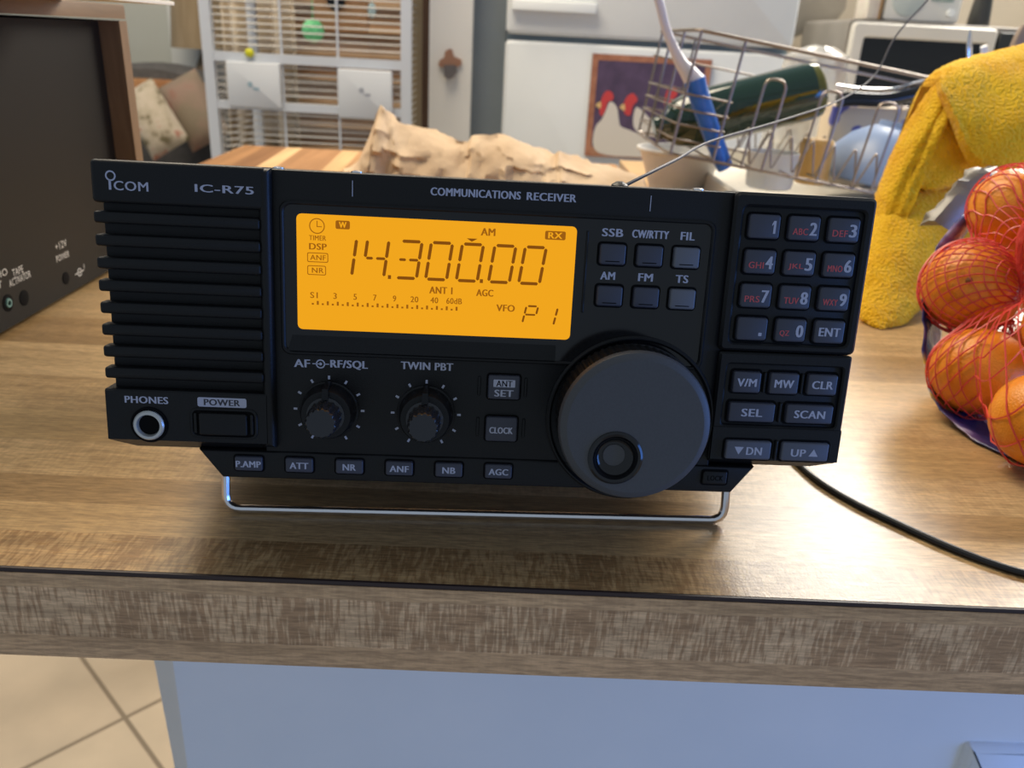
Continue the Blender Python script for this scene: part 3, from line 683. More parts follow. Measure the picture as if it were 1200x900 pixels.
# ------------------------------------------------------------------ yellow towel
TW = M('yellow terry', (.80, .46, .02), .95, sheen=.15, spec=.1); g = N(TW)
f = g.noise(g.coord(), 480, 1); f2 = g.noise(g.coord(), 30, 3)
g.base(g.mix(g.ramp(f2, [(.35, (0, 0, 0)), (.65, (1, 1, 1))]), (.80, .42, .010), (.88, .54, .022)))
g.bump(f, 1.0, .003)
def terry(p, amp=.0016, s=260):
    return p + Vector((noise.noise(p * s), noise.noise(p * s + Vector((9, 0, 0))), noise.noise(p * s + Vector((0, 9, 0))))) * amp
b = MB()
def bunch(stations, seg=40, ty=.03, sub=8):
    """stations: (px, py, half width px, Y, thickness y)"""
    cs = smooth([Vector((a, c, 0)) for a, c, *_ in stations], sub); hw = smooth([Vector((s[2], s[3], s[4])) for s in stations], sub); rs = []
    for i, p in enumerate(cs):
        a = cs[max(i - 1, 0)]; c = cs[min(i + 1, len(cs) - 1)]; t = (c - a).normalized(); nx, ny = -t.y, t.x
        W_, Yy, th = hw[i]; row = []
        for k in range(seg):
            an = 2 * math.pi * k / seg; ww = W_ * math.cos(an)
            q = at(p.x + nx * ww, p.y + ny * ww, Yy); q.y += th * math.sin(an)
            q += Vector((0, 1, .4)) * (.006 * noise.noise(Vector((math.cos(an) * 2.2, i * .05, math.sin(an) * 2.2))))
            q = terry(q); q.z = max(q.z, .0008); row.append(q)
        rs.append(row)
    rings(b, rs, True, True)
bunch([(1190, 150, 40, .49, .02), (1150, 185, 62, .475, .03), (1112, 228, 66, .45, .034), (1078, 280, 54, .41, .032), (1050, 325, 42, .375, .03), (1034, 358, 30, .345, .026), (1026, 376, 19, .325, .016), (1024, 384, 8, .318, .008)])
bunch([(1104, 100, 4, .437, .012), (1084, 138, 7, .435, .016), (1060, 185, 9, .43, .018), (1038, 240, 9, .42, .018), (1026, 280, 5, .41, .012)], 20)
bunch([(1113, 106, 4, .43, .012), (1096, 142, 7, .428, .016), (1074, 188, 9, .425, .018), (1052, 240, 9, .415, .018), (1040, 276, 5, .405, .012)], 20)
bunch([(1138, 104, 10, .428, .006), (1136, 136, 24, .426, .008), (1122, 168, 34, .422, .009), (1100, 194, 32, .418, .009), (1084, 212, 18, .414, .008), (1078, 220, 6, .412, .005)], 24)
# upper flap: sections from the left peak to beyond the right edge, each from back over the top to the front hem
secs = []
for (pk, hem, Yp, Yh, bulge) in (((1098, 92), (1104, 103), .442, .415, 0), ((1106, 84), (1118, 132), .445, .402, .004), ((1122, 75), (1132, 168), .45, .392, .010), ((1145, 68), (1147, 190), .455, .387, .014), ((1175, 61), (1170, 196), .46, .385, .018), ((1210, 52), (1205, 198), .465, .385, .02), ((1260, 40), (1260, 196), .47, .385, .02), ((1320, 30), (1320, 190), .48, .39, .02)):
    p_ = at(*pk, Yp); h_ = at(*hem, Yh); row = []
    back = p_ + Vector((.004, .05, -.05))
    ctrl = [back, p_ + Vector((0, .026, -.007)), p_, p_.lerp(h_, .28) + Vector((0, -bulge, .004)), p_.lerp(h_, .62) + Vector((0, -bulge * 1.2, .002)), h_]
    secs.append(smooth(ctrl, 7))
cols_ = list(zip(*secs)); grid = [smooth(c, 6) for c in cols_]
outer = [[terry(p + Vector((0, 0, .0)) + Vector((0, 1, 0)) * .004 * noise.noise(p * 22)) for p in row] for row in grid]
inner = [[p + Vector((.001, .006, -.006)) for p in row] for row in grid]
m_ = len(outer); k_ = len(outer[0])
loop = [[outer[i][j] for i in range(m_)] + [inner[i][j] for i in range(m_ - 1, -1, -1)] for j in range(k_)]
rings(b, loop, True, True)
tw = b.build('towel', TW, angle=80)
tag(tw, 'yellow terry towel bunched behind the mesh bag, one end hanging down to the counter', 'towel')

# ------------------------------------------------------------------ dish rack on a tray, with what stands in it
tr = MB(); frame(tr, rrect(.262, .60, .72, 1.14, .03), rrect(.270, .608, .712, 1.132, .026), 0, .030, flat_tf, .003); prism(tr, rrect(.265, .603, .717, 1.137, .028), 0, .006, flat_tf)
tag(tr.build('drain_tray', noisy('cream plastic', (.62, .58, .50), (.66, .62, .54), 12, .4)), 'cream drain tray under the wire dish rack behind the radio', 'tray')
A_ = at(782, 181, .70); B_ = at(1040, 232, .70)
tilt = math.atan2(A_.z - B_.z, B_.x - A_.x)
rk = bpy.data.objects.new('dish_rack', None); COL.objects.link(rk); rk.location = A_; rk.rotation_euler = (0, tilt, math.radians(1)); rk.empty_display_size = .03
tag(rk, 'steel wire dish rack standing tilted behind the radio, holding a bottle and a blue bowl', 'dish rack'); ROOT[rk.name] = Vector()
RKM = Matrix.Translation(A_) @ rk.rotation_euler.to_matrix().to_4x4()
LX, LY, H = .40, .23, .130
def wire(name, pts, r=.0016, closed=False, fr=.012, mat=STEEL):
    b = MB(); tube(b, fillet(pts, fr, closed=closed) if fr else pts, r, 8, closed); return b.build(name, mat, rk)
wire('top_rim', [(0, 0, H), (LX, 0, H), (LX, LY, H), (0, LY, H)], .0021, True, .02)
wire('base_rim', [(0, 0, .002), (LX, 0, .002), (LX, LY, .002), (0, LY, .002)], .0017, True, .02)
wire('back_rail', [(.0, LY, H - .03), (LX, LY, H - .03)], .0013, fr=0)
for x, y in ((.004, .004), (.052, 0), (LX - .004, .004), (LX - .05, 0), (.004, LY - .004), (.05, LY), (LX - .05, LY), (LX - .004, LY - .004), (0, .07), (0, .14)): wire('upright', [(x, y, 0), (x, y, H)], .0016, fr=0)
for h in (.018, .034, .050, .066): wire('end_rail', [(.056, 0, h), (0, 0, h), (0, LY, h), (.056, LY, h)], .0011, fr=.016)
for x in (.085, .150, .215, .305): wire('side_loop', [(x, 0, 0), (x, 0, .098), (x + .024, 0, .098), (x + .024, 0, 0)], .0014, fr=.013)
for y in (0, LY):
    pts = []
    for k in range(17): pts.append((.07 + k * .0125, y + (.0035 if y == 0 else -.0035), .004 if k % 2 == 0 else .046))
    wire('lattice_wire', pts, .0011, fr=.006)
for k in range(9):
    x = .05 + k * .045; wire('base_wire', [(x, 0, .0035), (x, LY, .0035)], .0012, fr=0)
# things in the rack
def RK(x, y, z): return RKM @ Vector((x, y, z))
GL = M('dark green glass', (.006, .026, .012), .07, coat=.6); GLO = M('olive glass base', (.10, .10, .02), .15)
b0 = RK(.030, .105, .058); b1 = RK(.205, .085, .074)
b1 = at(962, 104, .80); b0 = at(772, 150, .80); ax = (b1 - b0); Ln = ax.length; ax.normalize(); R_ = .0335
bt = thing('glass_bottle', (b0 + b1) / 2 - Vector((0, 0, R_)), 'dark green glass bottle lying on its side in the wire rack', 'bottle')
b = MB(); lathe(b, [(.012, -.006), (.014, -.004), (.014, .004), (.018, .008), (.026, .018), (R_ - .002, .036), (R_, .055), (R_, Ln - .02), (R_ - .001, Ln - .012)], b0, ax, 36); b.build('body', GL, bt)
b = MB(); lathe(b, [(R_ - .001, Ln - .0121), (R_ - .003, Ln - .004), (R_ - .009, Ln), (.01, Ln - .003)], b0, ax, 36, cap0=False); b.build('base', GLO, bt)
br_ = thing('dish_brush', at(850, 190, .715), 'dish brush with white and blue handle leaning at the left end of the wire rack', 'brush')
YB = .715
b = MB(); pts = smooth([at(762, -30, YB), at(772, 0, YB), at(781, 35, YB), at(796, 70, YB), at(806, 84, YB), at(815, 97, YB)], 5)
rad_ = [.0055 + .0075 * max(0, (i / (len(pts) - 1) - .45) / .55) ** 1.2 for i in range(len(pts))]
tube(b, pts, 0, 16, radii=[r * 1.0 for r in rad_], flat=.8); b.build('handle', M('white handle', (.66, .64, .70), .35), br_)
b = MB(); pts = smooth([at(814, 93, YB), at(820, 115, YB), at(832, 150, YB), at(846, 187, YB), at(850, 197, YB)], 5)
n = len(pts); tube(b, pts, 0, 16, radii=[.0135 - .0035 * i / (n - 1) for i in range(n)], flat=.8); b.build('grip', M('blue grip', (.02, .14, .55), .35), br_)
bl = thing('plastic_bowl', at(770, 200, .66), 'white shallow plastic bowl under the raised left end of the wire rack', 'bowl')
c = Vector(((at(700, 160, .66).x + at(848, 195, .66).x) / 2, .875, .0)); c.x = at(797, 190, .875).x; zr = A_.z - .006
WB = M('translucent white', (.68, .66, .62), .35, trans=.15)
bl.location = (c.x, c.y, .0); ROOT[bl.name] = Vector(bl.location)
b = MB(); lathe(b, [(.034, 0.0), (.037, .002), (.047, zr * .5), (.054, zr - .012), (.059, zr - .009), (.059, zr - .006), (.054, zr - .006), (.043, zr * .5), (.032, .006)], (c.x - .0, c.y, .0), (0, 0, 1), 48); b.build('shell', WB, bl)
PB = M('pale blue ceramic', (.20, .28, .46), .35)
pc = at(1042, 226, .80); pc = RK(RKM.inverted().__matmul__(pc).x, .108, .0055)
b = MB(); lathe(b, [(.088, 0), (.090, .002), (.090, .005), (.085, .018), (.076, .036), (.060, .054), (.040, .066), (.034, .068), (.033, .074), (.029, .074), (.027, .069), (.004, .070)], pc, (math.sin(tilt), 0, math.cos(tilt)), 56)
tag(b.build('upturned_bowl', PB), 'pale blue bowl upside down in the right part of the wire rack', 'bowl')
b = MB(); q0 = at(962, 200, .94); q1 = at(1062, 122, .94)
box(b, q0.x, .938, .0065, q1.x + .03, .985, q1.z - .006, bev=.003)
CT = noisy('printed carton', (.58, .47, .33), (.62, .51, .37), 10, .7); g = N(CT)
f = g.noise(g.coord(), 26, 2); g.base(g.ramp(f, [(.60, (.60, .49, .35)), (.64, (.10, .10, .3))]))
tag(b.build('carton', CT), 'beige carton with blue markings standing behind the pale blue upturned bowl', 'carton')
pn = thing('frying_pan', at(1040, 110, .92), 'black pan with a silver rim resting across the rack behind the towel', 'pan')
b = MB(); tube(b, smooth([at(982, 118, .93), at(1000, 116, .93), at(1040, 117, .93), at(1085, 108, .93), at(1130, 100, .93)], 6), .0095, 12); b.build('handle', GLOSS, pn)
b = MB(); tube(b, smooth([at(980, 100, .935), at(1010, 104, .935), at(1045, 104, .935), at(1080, 95, .935), at(1130, 86, .935)], 6), .002, 8); b.build('rim', CHROME, pn)
b = MB(); box(b, at(1048, 150, .84).x, .78, at(1048, 160, .78).z, at(1095, 150, .78).x, .79, at(1048, 128, .78).z)
tag(b.build('cloth_pouch', M('navy and white cloth', (.12, .14, .28), .8)), 'navy folded cloth tucked in the rack beside the yellow towel', 'cloth')
b = MB(); cbx = at(955, 80, 1.07); hz = at(955, 55, 1.07).z
rs = []
for i in range(15):
    t = i / 14; z = .0065 + (hz - .0065) * t; rr = .058 * (1 - .25 * t ** 3) * (1 if i < 14 else .5)
    rs.append([Vector((cbx.x + rr * math.cos(a) * (1 + .25 * noise.noise(Vector((math.cos(a) * 2, math.sin(a) * 2, z * 30)))), 1.068 + rr * .8 * math.sin(a) * (1 + .3 * noise.noise(Vector((math.cos(a) * 2, math.sin(a) * 2, z * 30 + 7)))), z + .006 * noise.noise(Vector((a, z * 20, 1))) * t)) for a in [2 * math.pi * k / 28 for k in range(28)]])
rings(b, rs, True, True)
tag(b.build('clear_plastic_bag', M('clear plastic', (.85, .84, .80), .12, trans=.6)), 'crumpled clear plastic shining behind the right end of the green bottle', 'plastic bag')
b = MB(); j0 = at(955, 185, .78)
lathe(b, [(.018, -.03), (.02, -.028), (.02, .018), (.017, .022), (.005, .022)], j0, (0, 0, 1), 24)
tag(b.build('cup', M('honey plastic', (.62, .36, .10), .3)), 'small amber cup in the rack under the green bottle', 'cup')
b = MB(); j0 = at(905, 190, .76)
lathe(b, [(.024, -.03), (.027, -.028), (.03, .012), (.028, .012), (.024, -.024)], j0, (0, 0, 1), 24)
tag(b.build('tumbler', M('frosted plastic', (.78, .77, .72), .3, trans=.3)), 'frosted white tumbler lying low in the rack between the bottle and the tray', 'tumbler')
YU = .86
def utensil(name, pts, radii, mat, lab, cat, flat=.4, seg=14):
    b = MB(); tube(b, smooth([at(*p, YU) for p in pts], 5), 0, seg, radii=[r for r in radii], flat=flat); return tag(b.build(name, mat), lab, cat)
utensil('table_knife', [(1137, 34), (1136, 50), (1137, 80), (1140, 130)], [.001 + .006 * min(1, i / 6) for i in range(16)], CHROME, 'shiny knife blade pointing up above the yellow towel', 'knife')
utensil('spatula', [(1153, 54), (1153, 64), (1150, 85), (1148, 130)], [.008] * 16, M('white nylon', (.8, .78, .72), .4), 'white utensil handle standing beside the knife above the towel', 'utensil')
utensil('wooden_spoon', [(1203, 30), (1196, 55), (1188, 85), (1180, 130)], [.012 + .014 * math.sin(math.pi * min(1, i / 11)) for i in range(16)], M('brown wood', (.27, .2, .15), .5), 'brown spoon head rising behind the towel at the right photo edge', 'utensil')

# ------------------------------------------------------------------ butcher block table and crumpled paper
BB = M('butcher block', (.6, .38, .18), .75, spec=.12); g = N(BB)
sx = g.n('SeparateXYZ'); g.l(g.coord((1, 1, 1), (0, 0, math.radians(-3))), sx.inputs[0])
tn = [(.42, .26, .13), (.22, .11, .05), (.27, .14, .06), (.20, .10, .045), (.50, .33, .17), (.30, .16, .075), (.46, .30, .15), (.34, .19, .09), (.24, .12, .055), (.48, .31, .16), (.36, .21, .10), (.26, .14, .065), (.45, .28, .14), (.30, .17, .08)]
wd_ = [0, .035, .10, .15, .20, .235, .33, .37, .47, .56, .62, .72, .80, .90]
stripe = g.ramp(g.math('DIVIDE', g.math('ADD', sx.outputs[0], .35), .68), list(zip(wd_, tn)), 'CONSTANT')
g.base(g.mix(1, stripe, g.ramp(g.noise(g.coord((70, 4, 1)), 1, 4), [(.3, (.8, .77, .74)), (.7, (1.12, 1.1, 1.08))]), 'MULTIPLY'))
tb = thing('butcher_block_table', (-.12, .9, -.91), 'striped wooden table top behind the radio, with crumpled brown paper on it', 'table')
b = MB(); prism(b, rrect(-.412, .66, .18, 1.10, .006), -.04, 0.0, flat_tf, .003); b.build('table_top', BB, tb)
LEGW = noisy('table leg wood', (.45, .28, .13), (.52, .34, .17), 20)
for x in (-.38, .15):
    for y in (.69, 1.07):
        b = MB(); box(b, x - .025, y - .025, -.91, x + .025, y + .025, -.04); b.build('leg', LEGW, tb)
KR = M('kraft paper', (.55, .34, .15), .7); g = N(KR); g.bump(g.noise(g.coord(), 60, 4), .4, .004)
g.base(g.ramp(g.noise(g.coord(), 14, 2), [(.35, (.55, .37, .21)), (.65, (.66, .48, .30))]))
top = [(405, 196), (420, 188), (430, 166), (440, 138), (447, 121), (460, 132), (472, 141), (500, 149), (525, 158), (548, 163), (556, 157), (590, 158), (625, 170), (648, 180), (656, 175), (672, 182), (700, 190), (730, 200), (755, 210)]
tp = [at(a, c, .765) for a, c in top]
b = MB(); nx_ = 8; colsP = []
tps = smooth(tp, 5)
rowsP = []
for i, t in enumerate(tps):
    base_f = Vector((t.x - .004 + .01 * noise.noise(Vector((i * .24, 0, 0))), t.y - .050 + .012 * noise.noise(Vector((i * .18, 3, 0))), .0012)); base_b = Vector((t.x + .01, t.y + max(.008, .9 * min(t.z, .05)), .0012)); row = []
    for k in range(25):
        s_ = k / 24
        if s_ < .55: q = base_f.lerp(t, s_ / .55); q += Vector((0, -.022, .0)) * math.sin(math.pi * s_ / .55)
        else: q = t.lerp(base_b, (s_ - .55) / .45)
        wgt = 1 if k not in (0, 24) else 0
        pk = Vector((q.x * 42, q.y * 42, q.z * 42)); q = q + Vector((.004, .021, .005)) * wgt * (abs(noise.noise(pk * .8)) - .22) + Vector((.002, .012, .003)) * wgt * (abs(noise.noise(pk * 1.8 + Vector((7, 3, 1)))) - .22) + Vector((0, .0025, .001)) * wgt * noise.noise(pk * 4)
        q.z = max(q.z, .0012); row.append(q)
    rowsP.append(row)
rings(b, rowsP, closed=False)
pp = b.build('crumpled_paper', KR, angle=25); sm_ = pp.modifiers.new('s', 'SOLIDIFY'); sm_.thickness = .0006
tag(pp, 'crumpled brown kraft paper bag lying on the wooden table behind the radio', 'paper')

# ------------------------------------------------------------------ refrigerator, picture, bottle opener
FR = noisy('fridge white', (.72, .74, .73), (.76, .78, .77), 5, .4)
fg = thing('refrigerator', (.335, 2.25, -.91), 'white refrigerator with a picture on its lower door, behind the wire rack', 'refrigerator')
b = MB(); box(b, -.008, 1.96, -.91, .676, 2.62, .80); b.build('body', FR, fg)
b = MB(); prism(b, rrect(-.012, -.86, .682, .172, .012), 0, .058, lambda a, c, n: Vector((a, 1.96 - n, c)), .008); b.build('lower_door', FR, fg)
b = MB(); prism(b, rrect(-.012, .186, .682, .81, .012), 0, .058, lambda a, c, n: Vector((a, 1.96 - n, c)), .008); b.build('freezer_door', FR, fg)
b = MB(); box(b, -.01, 1.935, .172, .68, 1.96, .186); b.build('door_gasket', M('grey gasket', (.20, .25, .26), .6), fg)
b = MB(); box(b, .0, 1.88, .235, .20, 1.902, .262, bev=.004); b.build('door_handle', FR, fg)
pc0 = thing('hen_picture', (.345, 1.897, -.095), 'picture of white hens on purple, hung on the refrigerator door behind the rack', 'picture')
def tf_p(a, c, n): return Vector((.2 + a * .29, 1.9 - n, -.088 + (1 - c) * .24))
b = MB(); prism(b, [(0, 0), (1, 0), (1, 1), (0, 1)], .001, .008, tf_p); b.build('backing', noisy('purple print', (.07, .045, .085), (.11, .07, .13), 30, .5), pc0)
b = MB()
frame(b, [(0, 0), (1, 0), (1, 1), (0, 1)], [(.05, .06), (.95, .06), (.95, .96), (.05, .96)], .007, .0085, tf_p); b.build('border', noisy('rust border', (.34, .13, .07), (.5, .22, .12), 40, .5), pc0)
HW = M('hen white', (.74, .68, .58), .6); HR = M('hen red', (.62, .06, .06), .6); HY = M('hen yellow', (.75, .5, .2), .6); HB = M('straw', (.45, .22, .12), .6)
def shape(b, pts, n, mi=0): prism(b, [(p.x, p.y) for p in smooth([Vector((x, y, 0)) for x, y in pts], 4, True)], .0075, n, tf_p, mi=mi)
b = MB()
shape(b, [(.18, .45), (.24, .50), (.27, .63), (.295, .69), (.42, .74), (.57, .84), (.74, .97), (.45, .985), (.24, .985), (.12, .96), (.07, .9), (.06, .8), (.08, .69), (.12, .63), (.15, .54)], .0092, 0)
shape(b, [(.10, .46), (.115, .39), (.15, .345), (.195, .37), (.20, .43), (.16, .455), (.145, .53), (.12, .595), (.095, .55)], .0097, 1)
shape(b, [(.06, .49), (.10, .455), (.10, .52)], .0099, 2); b.build('hen', [HW, HR, HY], pc0)
b = MB()
shape(b, [(.40, .50), (.46, .52), (.55, .62), (.64, .76), (.5, .76), (.40, .68)], .0089, 0)
shape(b, [(.295, .48), (.32, .39), (.37, .36), (.41, .42), (.375, .48), (.36, .57), (.315, .56)], .0094, 1)
shape(b, [(.265, .50), (.30, .465), (.31, .53)], .0096, 2); b.build('hen', [HW, HR, HY], pc0)
b = MB()
shape(b, [(.64, .38), (.66, .30), (.71, .27), (.74, .34), (.71, .40), (.69, .48), (.65, .47)], .0094, 1)
shape(b, [(.72, .42), (.80, .44), (.88, .6), (.9, .76), (.74, .7)], .0089, 0); b.build('hen', [HW, HR], pc0)
b = MB(); prism(b, [(.05, .90), (.3, .93), (.6, .985), (.95, .985), (.05, .985)], .0075, .0088, tf_p); b.build('straw_bed', HB, pc0)
bo = thing('bottle_opener', at(527, 92, 1.898), 'copper and grey bottle opener mounted on the white wall end left of the refrigerator', 'bottle opener')
def tf_o(px, py, n): return at(px, py, 1.9) + Vector((0, -n, 0))
b = MB(); prism(b, [(522, 60), (525, 58), (527, 57), (530, 58), (532, 66), (541, 70), (541, 76), (534, 79), (521, 79), (514, 77), (515, 71), (521, 67)], 0, .008, tf_o, 0); b.build('plate', M('copper', (.36, .19, .12), .45, .3), bo)
b = MB(); prism(b, [(521, 76), (534, 76), (536, 84), (531, 91), (526, 93), (521, 89)], 0, .02, tf_o, 0); b.build('hook', M('grey iron', (.16, .15, .15), .4, .5), bo)

# ------------------------------------------------------------------ bird cage
CG = thing('bird_cage', (-.45, 1.85, -.91), 'white wire bird cage on the left beyond the wooden table', 'cage')
WM = M('white coated metal', (.60, .63, .67), .45)
x0, x1, y0, y1, zb, zt = -.675, -.232, 1.75, 2.10, -.91, .62
for x, y in ((x0, y0), (x1, y0), (x0, y1), (x1, y1)):
    b = MB(); box(b, x - .0115, y - .0115, zb, x + .0115, y + .0115, zt); b.build('post', WM, CG)
for z, h in ((.106, .010), (.003, .009), (-.42, .012), (.60, .012)):
    b = MB(); box(b, x0, y0 - .008, z - h, x1, y0 + .008, z + h); b.build('front_rail', WM, CG)
BW = M('pale wire', (.62, .60, .56), .45)
b = MB()
z = -.40; 
while z < .60:
    if abs(z - .106) > .012 and abs(z - .003) > .012: tube(b, [(x0, y0 + .004, z), (x1, y0 + .004, z)], .0016, 5)
    z += .0148
b.build('front_bars', BW, CG)
b = MB(); z = -.40
while z < .60:
    tube(b, [(x0, y1, z), (x1, y1, z)], .0013, 4); tube(b, [(x0, y0, z), (x0, y1, z)], .0013, 4); tube(b, [(x1, y0, z), (x1, y1, z)], .0013, 4); z += .0148
b.build('rear_bars', BW, CG)
for x in (-.512, -.386):
    b = MB(); tube(b, [(x, y0 - .001, -.42), (x, y0 - .001, .60)], .003, 6); b.build('upright_bar', WM, CG)
b = MB(); box(b, x0, y0, -.46, x1, y1, -.42); b.build('tray', WM, CG)
b = MB(); box(b, x0, y0, .60, x1, y1, .62); b.build('roof', WM, CG)
FD = M('feeder white', (.62, .64, .66), .5)
FX = {0: (-.634, -.514), 1: (-.384, -.262)}
for i, (a, c) in FX.items():
    b = MB(); dz = -.012 if i else 0
    prism(b, rrect(a, -.0 + dz, c, .097 + dz * .3, .004), 0, .010, lambda p, q, n: Vector((p, y0 - .010 - n, q)), .002)
    prism(b, circ((a + c) / 2 - .008, .05, .006, 12), .009, .0106, lambda p, q, n: Vector((p, y0 - .010 - n, q)), mi=1)
    prism(b, rrect((a + c) / 2 - .002, .038, (a + c) / 2 + .012, .044, .002), .009, .0106, lambda p, q, n: Vector((p, y0 - .010 - n, q)), mi=1)
    fd = b.build('feeder_door', [FD, M('printed blue grey %d' % i, (.30, .42, .48) if i == 0 else (.36, .38, .42), .6)], CG)
b = MB(); ball(b, at(367, 36, 1.86), .026, 24, 14); q = at(367, 36, 1.86); tube(b, [q, Vector((q.x, q.y, .6))], .0012, 6)
tag(b.build('ball_toy', M('bright green', (.20, .75, .32), .4)), 'bright green ball toy hanging inside the bird cage', 'bird toy')
b = MB(); q = at(292, 62, 1.735); prism(b, circ(q.x, q.z, .0095, 12), 0, .012, lambda a, c, n: Vector((a, 1.742 - n, c)), .003)
tag(b.build('cage_clip', M('lime yellow', (.62, .60, .02), .4)), 'small lime yellow clip on the front bars of the bird cage', 'clip')
b = MB(); q = at(405, 12, 1.95); prism(b, rrect(q.x - .075, q.z - .05, q.x + .055, q.z + .16, .01), 0, .02, lambda a, c, n: Vector((a, 1.96 - n, c)), .003)
prism(b, circ(q.x - .02, q.z + .02, .022, 16), .019, .03, lambda a, c, n: Vector((a, 1.96 - n, c)), mi=1)
tube(b, [(q.x, 1.95, q.z + .15), (q.x, 1.95, .6)], .0015, 6)
tag(b.build('wooden_toy', [noisy('orange wood', (.46, .24, .11), (.54, .30, .15), 20), GLOSS]), 'orange brown wooden board with a black ring hanging in the bird cage', 'bird toy')
b = MB(); q = at(436, 12, 1.9); ball(b, q, .010, 12, 8, (1, 1, 1.8)); tube(b, [q, Vector((q.x, q.y, .6))], .001, 6)
tag(b.build('bell_toy', M('pale aqua', (.5, .66, .68), .3)), 'pale aqua bell hanging at the upper right inside the bird cage', 'bird toy')
# brown slatted shelf unit and beige curtain seen through the cage
SH = thing('wooden_shelves', (-.42, 2.62, -.91), 'brown wooden shelves seen through the bars of the bird cage', 'shelves')
BR = noisy('shelf brown', (.34, .21, .125), (.42, .27, .16), 14, .6, stretch=(1, 1, 6)); BR2 = noisy('shelf tan', (.42, .28, .17), (.50, .34, .21), 10, .6)
b = MB(); box(b, -.80, 2.66, -.91, -.215, 2.68, 1.2); b.build('back_board', BR, SH)
for i in range(16):
    z = -.5 + i * .075; b = MB(); box(b, -.80, 2.62, z - .007, -.215, 2.66, z + .007); b.build('shelf', BR2, SH)
for x in (-.80, -.215):
    b = MB(); box(b, x - .012, 2.6, -.91, x + .012, 2.68, 1.2); b.build('side_panel', BR2, SH)
b = MB(); pts = []
for i in range(81):
    t = i / 80; pts.append(Vector((-.885 + .225 * t, 2.5 + .03 * math.sin(t * 22), 0)))
rings(b, [[Vector((p.x, p.y, -.6)) for p in pts], [Vector((p.x, p.y, 1.0)) for p in pts]], closed=False)
cu_ = b.build('curtain', noisy('beige curtain', (.46, .38, .28), (.52, .44, .33), 8, .9)); sm_ = cu_.modifiers.new('s', 'SOLIDIFY'); sm_.thickness = .004
cu_['label'] = 'beige curtain hanging in folds behind the left part of the bird cage'; cu_['category'] = 'curtain'

# ------------------------------------------------------------------ living room: sofa, cushions, lamp
SF = noisy('grey upholstery', (.085, .08, .075), (.11, .10, .095), 40, .9)
so = thing('sofa', (-1.5, 3.2, -.91), 'dark grey sofa with cushions beyond the walnut case at the left', 'sofa')
def soft(b, x0, y0, z0, x1, y1, z1, r=.05, mi=0):
    q = r
    rs = [[Vector((a, c, z)) for a, c in rrect(x0 + i_, y0 + i_, x1 - i_, y1 - i_, q, 4)] for z, i_ in ((z0, 0), (z1 - r, 0), (z1 - r * .3, r * .3), (z1, r))]
    rings(b, rs, True, True, mi=mi)
b = MB()
for cx_, ww, zt_ in ((-1.62, .30, 0.0),):
    rs = []
    for k in range(13):
        a = math.pi * k / 12; x = -1.52 - .26 * math.cos(a) ; z = -.10 + .10 * math.sin(a)
        rs.append([Vector((x, 3.45, -.7)), Vector((x, 3.45, z - .02)), Vector((x, 3.48, z)), Vector((x, 3.62, z)), Vector((x, 3.65, z - .02)), Vector((x, 3.65, -.7))])
    rings(b, rs, True, True)
soft(b, -2.4, 3.45, -.75, -1.75, 3.65, -.08); soft(b, -1.28, 3.45, -.75, -.95, 3.65, -.10); b.build('backrest', SF, so)
b = MB(); soft(b, -2.4, 2.75, -.86, -.95, 3.47, -.40); b.build('seat', noisy('brown grey upholstery', (.12, .10, .08), (.15, .125, .10), 40, .9), so)
b = MB()
soft(b, -1.82, 2.55, -.86, -1.46, 3.3, -.30, .14); b.build('arm', noisy('arm fabric', (.17, .17, .17), (.2, .2, .2), 30, .9), so)
for x in (-2.3, -1.05):
    for y in (2.85, 3.55):
        b = MB(); lathe(b, [(.02, 0), (.025, .06)], (x, y, -.91), (0, 0, 1), 12); b.build('foot', BLK, so)
def cushion(name, c, wx, wz, th, rot, tilt_, mat, lab):
    b = MB(); n = 14
    def f(u, v, s_):
        e = (1 - abs(u) ** 2.4) * (1 - abs(v) ** 2.4); pinch = 1 - .08 * (1 - abs(u)) * abs(v) - .08 * (1 - abs(v)) * abs(u)
        return Vector((u * wx / 2 * (1 - .07 * (1 - abs(v)) ** 2 * 0), s_ * th / 2 * max(0, e) ** .55, v * wz / 2))
    R3 = Matrix.Rotation(tilt_, 3, 'X') ; R2 = Matrix.Rotation(rot, 3, 'Y')
    vs_ = []; fs = []
    for s_ in (-1, 1):
        o = len(vs_)
        for i in range(n + 1):
            for j in range(n + 1): vs_.append(Vector(c) + R3 @ (R2 @ f(-1 + 2 * i / n, -1 + 2 * j / n, s_)))
        for i in range(n):
            for j in range(n): fs.append([o + i * (n + 1) + j, o + (i + 1) * (n + 1) + j, o + (i + 1) * (n + 1) + j + 1, o + i * (n + 1) + j + 1])
    b.add(vs_, fs); return tag(b.build(name, mat, angle=70), lab, 'cushion')
FLW = M('floral cream', (.5, .42, .31), .9); g = N(FLW)
f = g.noise(g.coord(), 16, 3); g.base(g.ramp(f, [(.36, (.16, .13, .07)), (.45, (.44, .37, .27)), (.58, (.52, .44, .34)), (.66, (.40, .15, .10)), (.74, (.50, .34, .06))]))
TAN = M('tan cushion', (.26, .20, .14), .9); g = N(TAN); f = g.noise(g.coord(), 9, 2); g.base(g.ramp(f, [(.4, (.24, .19, .13)), (.6, (.30, .20, .15)), (.7, (.30, .13, .09))]))
cushion('cushion', (-1.405, 3.17, -.195), .17, .27, .11, math.radians(-33), math.radians(-14), FLW, 'cream floral cushion leaning on the dark sofa')
cushion('cushion', (-1.285, 3.30, -.165), .18, .28, .11, math.radians(-30), math.radians(-12), TAN, 'plain tan cushion behind the floral one on the sofa')
b = MB(); soft(b, -1.60, 3.37, -.16, -1.27, 3.449, -.058, .02)
